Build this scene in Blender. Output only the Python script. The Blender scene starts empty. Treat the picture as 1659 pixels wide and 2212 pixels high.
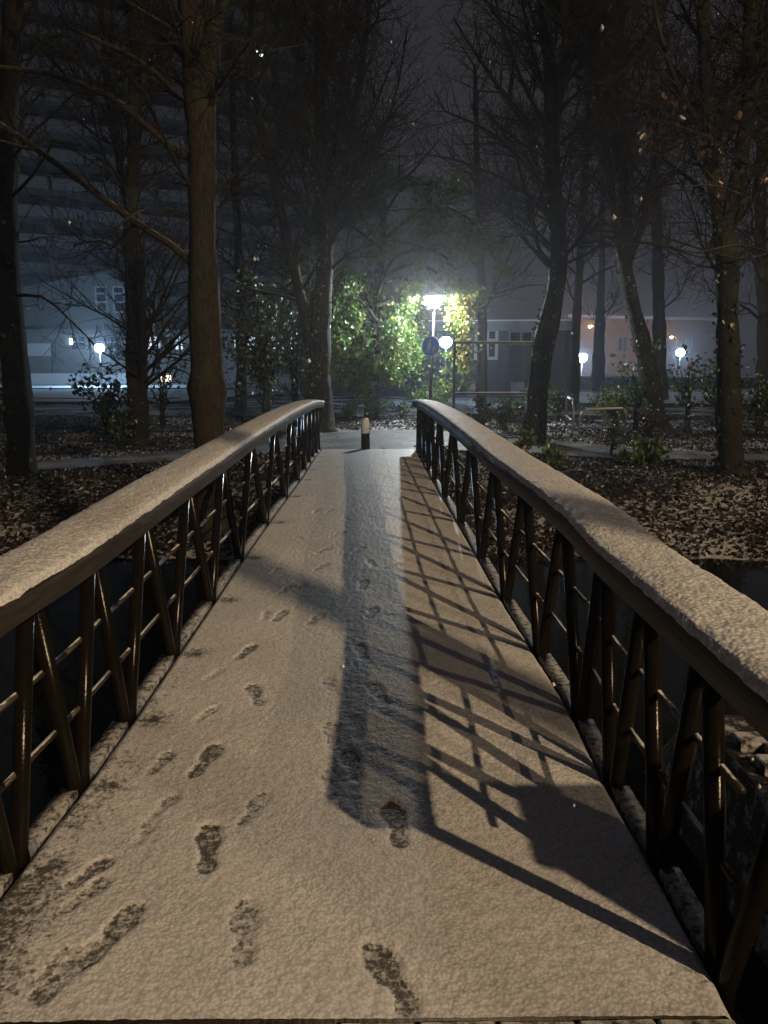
import bpy, math, random
import numpy as np
from mathutils import Vector, Matrix

random.seed(7)
rng = np.random.default_rng(7)
SC = bpy.context.scene
COL = SC.collection
R = math.radians

# ------------------------------------------------------------------ camera
CAM_H, PITCH, YAW, FPX = 1.65, R(10.57), R(0.565), 1660.0
cd = bpy.data.cameras.new('camera')
cam = bpy.data.objects.new('camera', cd)
COL.objects.link(cam)
cam.location = (0, 0, CAM_H)
cam.rotation_euler = (R(90) - PITCH, 0, -YAW)
cd.sensor_fit = 'VERTICAL'
cd.sensor_height = 24.0
cd.lens = 24.0 * FPX / 2212.0
cd.clip_start = 0.05
cd.clip_end = 600
SC.camera = cam

# ------------------------------------------------------------------ night sky
w = bpy.data.worlds.new('World')
SC.world = w
w.use_nodes = True
wn, wl = w.node_tree.nodes, w.node_tree.links
wn.clear()
wo = wn.new('ShaderNodeOutputWorld')
bg = wn.new('ShaderNodeBackground')
bg.inputs['Color'].default_value = (0.90, 0.86, 1.0, 1)      # low cloud lit by the town
bg.inputs['Strength'].default_value = 0.029
wl.new(bg.outputs[0], wo.inputs['Surface'])

# ------------------------------------------------------------------ exposure / render
SC.view_settings.view_transform = 'Standard'
SC.view_settings.look = 'None'
SC.view_settings.exposure = 0.0
SC.view_settings.gamma = 1.0
SC.view_settings.use_curve_mapping = False
SC.render.engine = 'CYCLES'
SC.cycles.use_denoising = True
SC.cycles.use_adaptive_sampling = True
SC.cycles.adaptive_threshold = 0.03
SC.cycles.max_bounces = 4
SC.cycles.diffuse_bounces = 1
SC.cycles.glossy_bounces = 1
SC.cycles.transmission_bounces = 3
SC.cycles.transparent_max_bounces = 8
SC.cycles.volume_bounces = 0
SC.cycles.sample_clamp_indirect = 3.0

LAMP_WARM = (12.6, -11.8, 11.4)       # the road lamp behind the photographer
WARM_POWER = 13000.0
WARM_COL = (1.0, 0.72, 0.41)
WHITE_COL = (0.40, 0.68, 1.0)

# ------------------------------------------------------------------ helpers
_cy, _sy, _cp, _sp = math.cos(YAW), math.sin(YAW), math.cos(PITCH), math.sin(PITCH)
VF = Vector((_sy * _cp, _cy * _cp, -_sp))
VR = Vector((_cy, -_sy, 0))
VU = Vector((_sy * _sp, _cy * _sp, _cp))
C0 = Vector((0, 0, CAM_H))


def ray(px, py):
    return VF + VR * ((px - 829.5) / FPX) - VU * ((py - 1106.0) / FPX)


def P(px, py, Y):
    d = ray(px, py)
    return C0 + d * (Y / d.y)


def G(px, py, z=0.0):
    d = ray(px, py)
    return C0 + d * ((z - CAM_H) / d.z)


def obj(name, me, mat=None, parent=None, smooth=False):
    o = bpy.data.objects.new(name, me)
    COL.objects.link(o)
    if mat is not None and not me.materials:
        me.materials.append(mat)
    if parent is not None:
        o.parent = parent
    if smooth:
        me.polygons.foreach_set('use_smooth', [True] * len(me.polygons))
    return o


def tag(o, label=None, cat=None, group=None, kind=None):
    if label: o['label'] = label
    if cat: o['category'] = cat
    if group: o['group'] = group
    if kind: o['kind'] = kind
    return o


def thing(name, label, cat, loc=(0, 0, 0), group=None):
    o = bpy.data.objects.new(name, None)
    COL.objects.link(o)
    o.location = loc
    o.empty_display_size = 0.1
    return tag(o, label, cat, group)


def np_mesh(name, V, F):
    """V (n,3) array, F (m,k) int array of k-gons."""
    V = np.asarray(V, dtype=np.float32)
    F = np.asarray(F, dtype=np.int32)
    me = bpy.data.meshes.new(name)
    me.vertices.add(len(V))
    me.vertices.foreach_set('co', V.ravel())
    m, k = F.shape
    me.loops.add(m * k)
    me.loops.foreach_set('vertex_index', F.ravel())
    me.polygons.add(m)
    me.polygons.foreach_set('loop_start', np.arange(0, m * k, k, dtype=np.int32))
    me.update(calc_edges=True)
    me.validate()
    return me


class MB:
    """collects boxes, tubes and prisms into one mesh"""

    def __init__(s):
        s.v, s.f = [], []

    def add(s, vs, fs):
        b = len(s.v)
        s.v += [tuple(p) for p in vs]
        s.f += [tuple(i + b for i in q) for q in fs]
        return s

    def box(s, x0, x1, y0, y1, z0, z1, M=None, bev=0.0):
        if bev > 0:
            b = bev
            prof = [(x0 + b, z0), (x1 - b, z0), (x1, z0 + b), (x1, z1 - b), (x1 - b, z1), (x0 + b, z1), (x0, z1 - b), (x0, z0 + b)]
            vs = [Vector((x, y0, z)) for x, z in prof] + [Vector((x, y1, z)) for x, z in prof]
            n = 8
            fs = [tuple(range(n - 1, -1, -1))[::-1][::-1], tuple(range(n, 2 * n))]
            fs = [tuple(range(n)), tuple(range(2 * n - 1, n - 1, -1))] + [(i, i + n, (i + 1) % n + n, (i + 1) % n) for i in range(n)]
        else:
            vs = [Vector((x, y, z)) for z in (z0, z1) for x, y in ((x0, y0), (x1, y0), (x1, y1), (x0, y1))]
            fs = [(3, 2, 1, 0), (4, 5, 6, 7), (0, 1, 5, 4), (1, 2, 6, 5), (2, 3, 7, 6), (3, 0, 4, 7)]
        if M is not None: vs = [M @ v for v in vs]
        return s.add(vs, fs)

    def tube(s, pts, rad, n=8, cap=True, wob=0.0):
        pts = [Vector(p) for p in pts]
        m = len(pts)
        if not hasattr(rad, '__len__'): rad = [rad] * m
        t0 = (pts[1] - pts[0]).normalized()
        u = t0.orthogonal().normalized()
        vs = []
        for i, p in enumerate(pts):
            t = (pts[min(i + 1, m - 1)] - pts[max(i - 1, 0)])
            if t.length < 1e-9: t = t0
            t = t.normalized()
            u = u - t * u.dot(t)
            u = u.normalized() if u.length > 1e-6 else t.orthogonal().normalized()
            b = t.cross(u)
            for k in range(n):
                a = 2 * math.pi * k / n
                r = rad[i] * (1 + (random.uniform(-wob, wob) if wob else 0))
                vs.append(p + (u * math.cos(a) + b * math.sin(a)) * r)
        fs = []
        for i in range(m - 1):
            for k in range(n):
                fs.append((i * n + k, i * n + (k + 1) % n, (i + 1) * n + (k + 1) % n, (i + 1) * n + k))
        if cap:
            fs.append(tuple(range(n - 1, -1, -1)))
            fs.append(tuple((m - 1) * n + k for k in range(n)))
        return s.add(vs, fs)

    def lathe(s, prof, n=16, c=(0, 0, 0)):
        vs, fs = [], []
        for r, z in prof:
            for k in range(n):
                a = 2 * math.pi * k / n
                vs.append((c[0] + r * math.cos(a), c[1] + r * math.sin(a), c[2] + z))
        for i in range(len(prof) - 1):
            for k in range(n):
                fs.append((i * n + k, i * n + (k + 1) % n, (i + 1) * n + (k + 1) % n, (i + 1) * n + k))
        return s.add(vs, fs)

    def mesh(s, name):
        me = bpy.data.meshes.new(name)
        me.from_pydata(s.v, [], s.f)
        me.update()
        return me

    def build(s, name, mat, parent=None, smooth=False):
        return obj(name, s.mesh(name), mat, parent, smooth)


def _hash(ix, iy, seed):
    h = (ix.astype(np.int64) * 374761393 + iy.astype(np.int64) * 668265263 + seed * 1442695041) & 0x7fffffff
    h = ((h ^ (h >> 13)) * 1274126177) & 0x7fffffff
    return ((h ^ (h >> 16)) & 0xffff) / 65535.0


def vnoise(x, y, seed=0):
    ix, iy = np.floor(x), np.floor(y)
    fx, fy = x - ix, y - iy
    fx, fy = fx * fx * (3 - 2 * fx), fy * fy * (3 - 2 * fy)
    a, b = _hash(ix, iy, seed), _hash(ix + 1, iy, seed)
    c, d = _hash(ix, iy + 1, seed), _hash(ix + 1, iy + 1, seed)
    return (a * (1 - fx) + b * fx) * (1 - fy) + (c * (1 - fx) + d * fx) * fy


def fbm(x, y, seed=0, o=3):
    s, a, t = 0, 1.0, 0
    for i in range(o):
        s = s + a * vnoise(x * 2 ** i, y * 2 ** i, seed + i * 17)
        t += a
        a *= .5
    return s / t


# ------------------------------------------------------------------ materials
class MT:
    def __init__(s, name):
        s.m = bpy.data.materials.new(name)
        s.m.use_nodes = True
        s.n, s.l = s.m.node_tree.nodes, s.m.node_tree.links
        s.n.clear()
        s.out = s.n.new('ShaderNodeOutputMaterial')

    def node(s, t, **kw):
        nd = s.n.new(t)
        for k, v in kw.items():
            if k in nd.inputs: nd.inputs[k].default_value = v
            else: setattr(nd, k, v)
        return nd

    def noise(s, scale, detail=4, rough=.6, coord='Object', dist=0.0):
        tc = s.node('ShaderNodeTexCoord')
        nz = s.node('ShaderNodeTexNoise', Scale=scale, Detail=detail, Roughness=rough, Distortion=dist)
        s.l.new(tc.outputs[coord], nz.inputs['Vector'])
        return nz.outputs['Fac']

    def beads(s, scale, dist=.4):
        tc = s.node('ShaderNodeTexCoord')
        nz = s.node('ShaderNodeTexNoise', Scale=scale * .35, Detail=2)
        s.l.new(tc.outputs['Object'], nz.inputs['Vector'])
        mx = s.node('ShaderNodeVectorMath'); mx.operation = 'MULTIPLY_ADD'
        s.l.new(nz.outputs['Color'], mx.inputs[0])
        mx.inputs[1].default_value = (dist / scale * 2,) * 3
        s.l.new(tc.outputs['Object'], mx.inputs[2])
        v = s.node('ShaderNodeTexVoronoi', Scale=scale)
        v.feature = 'SMOOTH_F1'
        v.inputs['Smoothness'].default_value = .45
        s.l.new(mx.outputs[0], v.inputs['Vector'])
        return s.math('SUBTRACT', 1.0, v.outputs['Distance'])

    def ramp(s, fac, stops, interp='LINEAR'):
        r = s.node('ShaderNodeValToRGB')
        r.color_ramp.interpolation = interp
        e = r.color_ramp.elements
        while len(e) < len(stops): e.new(.5)
        for el, (p, c) in zip(e, stops):
            el.position = p
            el.color = (*c, 1) if len(c) == 3 else c
        s.l.new(fac, r.inputs['Fac'])
        return r.outputs['Color']

    def mix(s, fac, a, b):
        m = s.node('ShaderNodeMix')
        m.data_type = 'RGBA'
        for i, v in ((0, fac), (6, a), (7, b)):
            if hasattr(v, 'links') or hasattr(v, 'is_linked'): s.l.new(v, m.inputs[i])
            else: m.inputs[i].default_value = (*v, 1) if isinstance(v, tuple) else v
        return m.outputs[2]

    def math(s, op, a, b=0.0, c=None):
        m = s.node('ShaderNodeMath')
        m.operation = op
        for i, v in enumerate((a, b, c)):
            if v is None: continue
            if hasattr(v, 'is_linked'): s.l.new(v, m.inputs[i])
            else: m.inputs[i].default_value = v
        return m.outputs[0]

    def smooth(s, x, a, b):
        m = s.node('ShaderNodeMapRange')
        m.interpolation_type = 'SMOOTHSTEP'
        s.l.new(x, m.inputs[0])
        m.inputs[1].default_value, m.inputs[2].default_value = a, b
        return m.outputs[0]

    def bump(s, h, strength, dist):
        b = s.node('ShaderNodeBump', Strength=strength, Distance=dist)
        s.l.new(h, b.inputs['Height'])
        return b.outputs[0]

    def upness(s):
        g = s.node('ShaderNodeNewGeometry')
        x = s.node('ShaderNodeSeparateXYZ')
        s.l.new(g.outputs['Normal'], x.inputs[0])
        return x.outputs['Z']

    def island(s):
        g = s.node('ShaderNodeNewGeometry')
        return g.outputs['Random Per Island']

    def bsdf(s, col, rough=.6, spec=.5, metal=0.0, normal=None, sss=None):
        b = s.node('ShaderNodeBsdfPrincipled')
        for k, v in (('Base Color', col), ('Roughness', rough), ('Specular IOR Level', spec), ('Metallic', metal)):
            if hasattr(v, 'is_linked'): s.l.new(v, b.inputs[k])
            else: b.inputs[k].default_value = (*v, 1) if isinstance(v, tuple) else v
        if normal is not None: s.l.new(normal, b.inputs['Normal'])
        s.l.new(b.outputs[0], s.out.inputs['Surface'])
        return b


def plain(name, col, rough=.6, var=.25, scale=6, bump=.0, spec=.5, metal=0.0):
    t = MT(name)
    nz = t.noise(scale, 5)
    d = tuple(c * (1 - var) for c in col)
    l = tuple(min(1, c * (1 + var)) for c in col)
    c = t.ramp(nz, [(.3, d), (.7, l)])
    n = t.bump(t.noise(scale * 6, 4), bump, .02) if bump else None
    t.bsdf(c, rough, spec, metal, n)
    return t.m


M = {}


def make_materials():
    # crusty wet snow; attribute thin = 0 full snow .. 1 wet boards show
    t = MT('deck_snow')
    at = t.node('ShaderNodeAttribute', attribute_name='thin')
    fine = t.noise(95, 3, .6)
    mid = t.noise(38, 3, .55)
    grain = t.math('MULTIPLY_ADD', fine, .45, t.math('MULTIPLY', mid, .55))
    thr = t.math('ADD', t.math('MULTIPLY', at.outputs['Fac'], .62), t.math('SUBTRACT', .19, grain))
    k = t.smooth(thr, -.09, .15)
    big = t.noise(2.2, 4)
    sn = t.ramp(big, [(.3, (.60, .60, .62)), (.7, (.74, .74, .76))])
    sn = t.mix(t.smooth(grain, .28, .52), t.mix(.6, sn, (.40, .39, .38)), sn)
    col = t.mix(k, sn, (.085, .080, .072))
    bd = t.beads(82)
    col = t.mix(t.smooth(bd, .36, .62), t.mix(.26, col, (.10, .10, .11)), col)  # hollows between beads darker, their shade put into the colour
    hh = t.math('ADD', t.math('MULTIPLY', bd, .8), t.math('MULTIPLY', grain, .55))
    patch = t.ramp(t.noise(3.1, 4), [(.3, (.35, .35, .35)), (.68, (1, 1, 1))])
    n = t.bump(t.math('MULTIPLY', hh, patch), .27, .014)
    t.bsdf(col, .55, .35, normal=n)
    M['deck_snow'] = t.m

    t = MT('rail_snow')
    grain = t.math('MULTIPLY_ADD', t.noise(85, 3), .5, t.math('MULTIPLY', t.noise(34, 3), .5))
    c = t.ramp(grain, [(.28, (.38, .37, .37)), (.5, (.70, .70, .72)), (.7, (.8, .8, .82))])
    bd = t.beads(70)
    c = t.mix(t.smooth(bd, .36, .62), t.mix(.28, c, (.12, .12, .13)), c)  # crevices of the rail beads darkened, shade mixed into the colour
    t.bsdf(c, .6, .3, normal=t.bump(t.math('ADD', t.math('MULTIPLY', bd, .8), t.math('MULTIPLY', grain, .5)), .38, .016))
    M['rail_snow'] = t.m

    t = MT('wet_timber')
    tc = t.node('ShaderNodeTexCoord')
    mp = t.node('ShaderNodeMapping')
    mp.inputs['Scale'].default_value = (30, 2, 30)
    t.l.new(tc.outputs['Object'], mp.inputs['Vector'])
    nz = t.node('ShaderNodeTexNoise', Scale=2.0, Detail=6)
    t.l.new(mp.outputs[0], nz.inputs['Vector'])
    c = t.ramp(nz.outputs['Fac'], [(.3, (.014, .011, .008)), (.7, (.040, .031, .022))])
    t.bsdf(c, .5, .4, normal=t.bump(nz.outputs['Fac'], .4, .01))
    M['timber'] = t.m

    t = MT('wet_brown_paint')
    nz = t.noise(40, 5)
    c = t.ramp(nz, [(.3, (.006, .005, .004)), (.7, (.011, .009, .007))])
    t.bsdf(c, .16, .13, normal=t.bump(t.noise(120, 3), .2, .003))
    M['post'] = t.m

    t = MT('rod_snow')
    up = t.upness()
    k = t.smooth(t.math('ADD', up, t.math('MULTIPLY', t.noise(12, 4), .9)), 1.16, 1.34)
    c = t.mix(k, (.03, .024, .018), (.66, .66, .68))
    t.bsdf(c, .45, .4)
    M['rod'] = t.m

    t = MT('strip_snow')
    k = t.smooth(t.noise(34, 4), .34, .56)
    c = t.mix(k, (.04, .036, .032), (.42, .42, .42))
    t.bsdf(c, .6, .3, normal=t.bump(t.noise(60, 4), .7, .02))
    M['strip'] = t.m

    # bark with a skim of snow on what faces up
    def bark(name, lo, hi, snow=.6):
        t = MT(name)
        tc = t.node('ShaderNodeTexCoord')
        mp = t.node('ShaderNodeMapping')
        mp.inputs['Scale'].default_value = (15, 15, 6)
        t.l.new(tc.outputs['Object'], mp.inputs['Vector'])
        nz = t.node('ShaderNodeTexNoise', Scale=1.6, Detail=7, Roughness=.65, Distortion=.6)
        t.l.new(mp.outputs[0], nz.inputs['Vector'])
        c = t.ramp(nz.outputs['Fac'], [(.32, lo), (.68, hi)])
        moss = t.smooth(t.noise(1.7, 4), .5, .68)
        c = t.mix(t.math('MULTIPLY', moss, .55), c, (.045, .055, .02))
        if snow:
            k = t.smooth(t.math('ADD', t.upness(), t.math('MULTIPLY', t.noise(7, 4), .6)), 1.0, 1.25)
            c = t.mix(t.math('MULTIPLY', k, snow), c, (.6, .6, .62))
        t.bsdf(c, .75, .3, normal=t.bump(nz.outputs['Fac'], .9, .05))
        return t.m
    M['bark'] = bark('bark', (.006, .005, .0045), (.022, .018, .015))  # dark copy, the unlit look of these trunks put into the colour
    M['bark_lit'] = bark('bark_lit', (.008, .006, .0045), (.046, .036, .025))  # brighter bark copy, lamplight on one trunk put into the colour
    M['bark_dark'] = bark('bark_dark', (.008, .007, .006), (.028, .023, .018), .3)
    M['twig'] = bark('twig_bark', (.006, .005, .004), (.022, .018, .014), .45)

    def leaf(name, stops, trans=.45):
        t = MT(name)
        c = t.ramp(t.island(), stops, 'CONSTANT')
        d = t.node('ShaderNodeBsdfDiffuse')
        tr = t.node('ShaderNodeBsdfTranslucent')
        gl = t.node('ShaderNodeBsdfGlossy', Roughness=.35)
        t.l.new(c, d.inputs[0]); t.l.new(c, tr.inputs[0])
        gl.inputs[0].default_value = (.8, .8, .8, 1)
        m1 = t.node('ShaderNodeMixShader'); m1.inputs[0].default_value = trans
        t.l.new(d.outputs[0], m1.inputs[1]); t.l.new(tr.outputs[0], m1.inputs[2])
        m2 = t.node('ShaderNodeMixShader'); m2.inputs[0].default_value = .05
        t.l.new(m1.outputs[0], m2.inputs[1]); t.l.new(gl.outputs[0], m2.inputs[2])
        t.l.new(m2.outputs[0], t.out.inputs['Surface'])
        return t.m
    M['leaf'] = leaf('lime_leaf', [(0, (.09, .17, .04)), (.25, (.12, .21, .05)), (.5, (.065, .14, .04)), (.7, (.17, .23, .05)), (.88, (.27, .25, .07)), (.96, (.14, .09, .04))])
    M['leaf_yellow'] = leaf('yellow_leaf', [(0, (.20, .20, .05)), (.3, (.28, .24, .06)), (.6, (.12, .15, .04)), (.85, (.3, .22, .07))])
    M['leaf_dark'] = leaf('dark_leaf', [(0, (.035, .055, .02)), (.4, (.05, .075, .025)), (.75, (.07, .085, .03)), (.93, (.3, .32, .3))], .25)
    M['leaf_dry'] = leaf('dry_leaf', [(0, (.05, .03, .018)), (.4, (.075, .048, .026)), (.8, (.04, .026, .016))], .3)
    M['litter'] = leaf('litter_leaf', [(0, (.016, .013, .010)), (.25, (.023, .018, .013)), (.48, (.032, .026, .020)), (.62, (.022, .023, .015)), (.72, (.040, .034, .028)), (.84, (.085, .085, .085)), (.91, (.19, .19, .20)), (.95, (.018, .015, .013))], .1)

    # woodland floor: dark wet soil and leaves with patches of snow
    t = MT('woodland_floor')
    nz = t.noise(5, 8, .7, dist=.4)
    c = t.ramp(nz, [(.3, (.012, .009, .007)), (.55, (.04, .028, .018)), (.75, (.075, .055, .035))])
    sn = t.math('ADD', t.math('MULTIPLY', t.noise(.45, 3), .55), t.math('MULTIPLY', t.noise(13, 5, .7), .55))
    k = t.smooth(sn, .525, .62)
    c = t.mix(t.math('MULTIPLY', k, .9), c, (.62, .63, .65))
    t.bsdf(c, .8, .25, normal=t.bump(t.noise(22, 6, .7), 1.0, .06))
    M['floor'] = t.m

    t = MT('lawn_snow')
    nz = t.noise(1.3, 6, .65)
    c = t.ramp(nz, [(.34, (.30, .33, .30)), (.5, (.60, .63, .64)), (.7, (.72, .74, .76))])
    t.bsdf(c, .8, .2, normal=t.bump(t.noise(9, 5), .6, .06))
    M['lawn'] = t.m

    t = MT('wet_asphalt')
    nz = t.noise(1.1, 6, .65)
    sl = t.smooth(t.math('ADD', t.math('MULTIPLY', nz, .6), t.math('MULTIPLY', t.noise(30, 4), .4)), .42, .62)
    c = t.mix(t.math('MULTIPLY', sl, .62), (.055, .055, .058), (.34, .35, .36))
    g = t.noise(150, 3)
    t.bsdf(c, t.ramp(nz, [(.3, (.5, .5, .5)), (.7, (.8, .8, .8))]), .3, normal=t.bump(g, .4, .01))
    M['asphalt'] = t.m

    t = MT('ditch_water')
    t.bsdf((.006, .007, .006), .06, .5, normal=t.bump(t.noise(7, 3), .06, .03))
    M['water'] = t.m

    t = MT('paving_brick')
    c = t.ramp(t.island(), [(0, (.035, .020, .016)), (.5, (.05, .028, .022)), (1, (.028, .02, .017))])
    sn = t.smooth(t.noise(14, 6), .40, .56)
    c = t.mix(t.math('MULTIPLY', sn, .75), c, (.6, .6, .6))
    t.bsdf(c, .5, .4, normal=t.bump(t.noise(80, 4), .5, .01))
    M['brick'] = t.m

    M['snow'] = plain('plain_snow', (.7, .7, .72), .7, .1, 9, .6, .3)
    M['galv'] = plain('galvanised_steel', (.22, .23, .24), .4, .15, 25, .1, .5, .6)
    M['pole'] = plain('lamp_pole_paint', (.06, .05, .04), .5, .3, 8, .1)
    M['black'] = plain('black_steel', (.012, .012, .014), .45, .3, 20, .1)
    M['white'] = plain('white_paint', (.62, .63, .65), .5, .08, 10)
    M['frame'] = plain('window_frame_paint', (.34, .36, .38), .5, .08, 10)
    M['blue'] = plain('sign_blue', (.02, .20, .95), .45, .05, 5)
    M['cladding'] = plain('dark_cladding', (.034, .04, .05), .65, .35, 3, .2)
    M['fascia'] = plain('pale_fascia', (.16, .17, .18), .6, .2, 3, .1)
    M['band'] = plain('pale_parapet', (.15, .145, .145), .8, .12, 1.5, .2)
    M['concrete'] = plain('grey_concrete', (.20, .19, .185), .8, .2, 1.5, .3)
    M['render'] = plain('pale_render', (.13, .135, .14), .8, .15, .8, .2)
    M['recess'] = plain('dark_recess', (.05, .045, .045), .7, .2, 1)
    M['redbrick'] = plain('far_brick', (.085, .038, .017), .8, .3, 2.0, .3)
    M['blocker'] = plain('blocker_paint', (.09, .10, .085), .5, .15, 4)
    M['soil'] = plain('bank_soil', (.03, .022, .016), .9, .4, 6, .6)

    t = MT('dark_glass')
    t.bsdf((.012, .014, .018), .08, .5)
    M['glass'] = t.m

    def emit(name, col, st):
        t = MT(name)
        e = t.node('ShaderNodeEmission', Strength=st)
        e.inputs[0].default_value = (*col, 1)
        t.l.new(e.outputs[0], t.out.inputs['Surface'])
        return t.m
    M['lit'] = emit('lit_window', (.62, .8, 1.0), 1.3)
    M['lit_warm'] = emit('lit_window_warm', (1.0, .9, .75), 2.6)
    M['spark'] = emit('lit_bulb', (.7, .9, 1.0), 14)
    M['spark_orange'] = emit('lit_sodium_bulb', (1.0, .45, .12), 9)

    def lantern(name, col, st):
        t = MT(name)
        e = t.node('ShaderNodeEmission', Strength=st)
        e.inputs[0].default_value = (*col, 1)
        tr = t.node('ShaderNodeBsdfTransparent')
        a = t.node('ShaderNodeAddShader')
        t.l.new(e.outputs[0], a.inputs[0]); t.l.new(tr.outputs[0], a.inputs[1])
        t.l.new(a.outputs[0], t.out.inputs['Surface'])
        return t.m
    for k_ in ('lit', 'lit_warm', 'spark', 'spark_orange'):
        M[k_].cycles.emission_sampling = 'NONE'
    M['lantern'] = lantern('lantern_glass', (.92, .96, 1.0), 14)
    M['lantern_warm'] = lantern('sodium_lantern_glass', WARM_COL, 10)
    for k_ in ('lantern', 'lantern_warm'):
        M[k_].cycles.emission_sampling = 'NONE'


make_materials()

# ------------------------------------------------------------------ terrain
PATHL = [(-20, 9.6, 1.0), (-12, 11.0, .95), (-6.2, 13.0, .85), (-4.2, 14.4, .95), (-2.4, 16.4, 1.7), (-.9, 18.3, 2.6),
         (1.2, 18.4, 2.7), (2.8, 17.5, 2.2), (4.2, 16.0, 1.7), (5.4, 14.9, .95), (7.5, 14.3, .6), (12, 13.9, .6), (20, 13.5, .6)]
PX = np.array([p[0] for p in PATHL]); PY = np.array([p[1] for p in PATHL]); PW = np.array([p[2] for p in PATHL])


def path_mask(x, y):
    """> 0 on the path (vertical distance inside its edge)"""
    c = np.interp(x, PX, PY); h = np.interp(x, PX, PW)
    return h - np.abs(y - c)


def terrain(x, y):
    x = np.asarray(x, float); y = np.asarray(y, float)
    wig = .35 * (fbm(x * .35 + 9, y * 0 + 3, 5) - .5)
    yn = 3.55 + wig
    z = np.zeros_like(x)
    far = np.clip((11.0 + wig * 2 - y) / 3.6, 0, 1)
    near = np.clip((y - yn) / .9, 0, 1)
    z -= 1.0 * (far ** 1.15) * near
    tr = np.maximum(np.clip((x - .82) / .1, 0, 1) * np.clip((1.52 - x) / .12, 0, 1), np.clip((-1.0 - x) / .1, 0, 1) * np.clip((x + 3.2) / .3, 0, 1))
    z = np.minimum(z, -1.0 * tr * np.clip((y - .5) / .25, 0, 1) * (y < 4.2))
    pm = path_mask(x, y)
    bumpy = np.clip(-pm / .5, 0, 1)
    bumpy = bumpy * np.clip(1 - (3.4 - y) / .3 * (np.abs(x) < 5), 0, 1)
    z += bumpy * (.10 * (fbm(x * .9, y * .9, 3) - .45) + .05 * (fbm(x * 4, y * 4, 4) - .5))
    z += bumpy * np.clip((y - 8) / 3, 0, 1) * .04
    z -= .05 * np.clip(1 - np.abs(x) / 2.2, 0, 1) * np.clip((4 - y), 0, 1)     # under the deck end
    return z - .02


def build_ground():
    xs = np.concatenate([np.linspace(-150, -22, 24), np.arange(-20, 20.01, .11), np.linspace(22, 150, 24)])
    ys = np.concatenate([np.linspace(-60, 0, 16), np.arange(.4, 30.01, .11), np.linspace(31.5, 190, 40)])
    X, Y = np.meshgrid(xs, ys)
    Z = terrain(X, Y)
    V = np.stack([X.ravel(), Y.ravel(), Z.ravel()], 1)
    nx, ny = len(xs), len(ys)
    i = np.arange((ny - 1) * (nx - 1)); r, c = i // (nx - 1), i % (nx - 1)
    a = r * nx + c
    F = np.stack([a, a + 1, a + nx + 1, a + nx], 1)
    o = obj('ground', np_mesh('ground', V, F), M['floor'], smooth=True)
    tag(o, 'dark woodland floor with fallen leaves and patches of snow', kind='structure')

    # the asphalt path on the far bank
    xs = np.arange(-20, 20.01, .25)
    V, F = [], []
    for i, x in enumerate(xs):
        c, h = np.interp(x, PX, PY), np.interp(x, PX, PW)
        e = .06 * (fbm(np.array([x * 2.0]), np.array([.3]), 8)[0] - .5)
        for j in range(9):
            V.append((x, c - h + e + (2 * h) * j / 8, .012 + .012 * math.sin(math.pi * j / 8)))
    for i in range(len(xs) - 1):
        for j in range(8):
            a = i * 9 + j
            F.append((a, a + 9, a + 10, a + 1))
    o = obj('path', np_mesh('path', V, F), M['asphalt'], smooth=True)
    tag(o, 'wet asphalt path crossing beyond the bridge', kind='structure')
    # side path to the barriers
    V, F = [], []
    pl = [(2.6, 19.2, .9), (4.0, 20.6, .8), (6.0, 21.6, .7), (9, 22.6, .7), (16, 24, .8)]
    for i, (x, y, h) in enumerate(pl):
        V += [(x, y - h, .030), (x, y + h, .030)]
        if i: F.append((2 * i - 2, 2 * i, 2 * i + 1, 2 * i - 1))
    o = obj('side_path', np_mesh('side_path', V, F), M['asphalt'])
    tag(o, 'narrow side path leading to the tube barriers', kind='structure')

    o = MB().add([(-60, .3, -.56), (60, .3, -.56), (60, 11.5, -.56), (-60, 11.5, -.56)], [(0, 1, 2, 3)]).build('water', M['water'])
    tag(o, 'black still water in the ditch', kind='structure')

    for nm, pts in (('snowy_lawn', [(-75, 36), (-9.5, 36), (-6, 48), (-14, 62), (-20, 79), (-75, 79)]),
                    ('snowy_verge', [(9, 34), (60, 30), (70, 80), (14, 80)])):
        mb = MB()
        mb.add([(x, y, .16) for x, y in pts], [tuple(range(len(pts)))])
        tag(mb.build(nm, M['lawn']), 'snow covered grass in front of the far buildings', kind='structure')
    # kerbs across the lawn
    for i, y in enumerate((39.0, 58.0)):
        mb = MB().box(-60, -10, y, y + .8, .1, .20 + .03 * i)
        tag(mb.build('road_kerb', M['asphalt']), 'dark kerb line across the snow', kind='structure')


build_ground()


# near paving of bricks at the foot of the bridge
def build_paving():
    root = obj('pavement', MB().box(-4, 4, -3, 1.715, -.2, -.062).mesh('pavement'), M['soil'])
    tag(root, 'brick paving at the near foot of the bridge', kind='structure')
    me = MB().box(-.1, .1, -.05, .05, -.05, 0, bev=.006).mesh('brick')
    me.materials.append(M['brick'])
    n = 0
    for r in range(5):
        y = 1.662 - r * .107
        for c in range(-5, 5):
            x = c * .207 + (.1 if r % 2 else 0)
            if n > 290: break
            b = bpy.data.objects.new('brick', me)
            COL.objects.link(b)
            b.parent = root
            b.location = (x, y, -.012 + random.uniform(-.004, .004))
            b.rotation_euler = (0, 0, random.uniform(-.02, .02))
            n += 1
    # paving right of the rail
    for r in range(20):
        y = 3.2 - r * .107
        for c in range(0, 9):
            x = 1.72 + c * .207 + (.1 if r % 2 else 0)
            if n > 290: break
            b = bpy.data.objects.new('brick', me)
            COL.objects.link(b)
            b.parent = root
            b.location = (x, y, .022 + random.uniform(-.003, .003))
            b.rotation_euler = (0, 0, random.uniform(-.03, .03))
            n += 1


build_paving()

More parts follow.
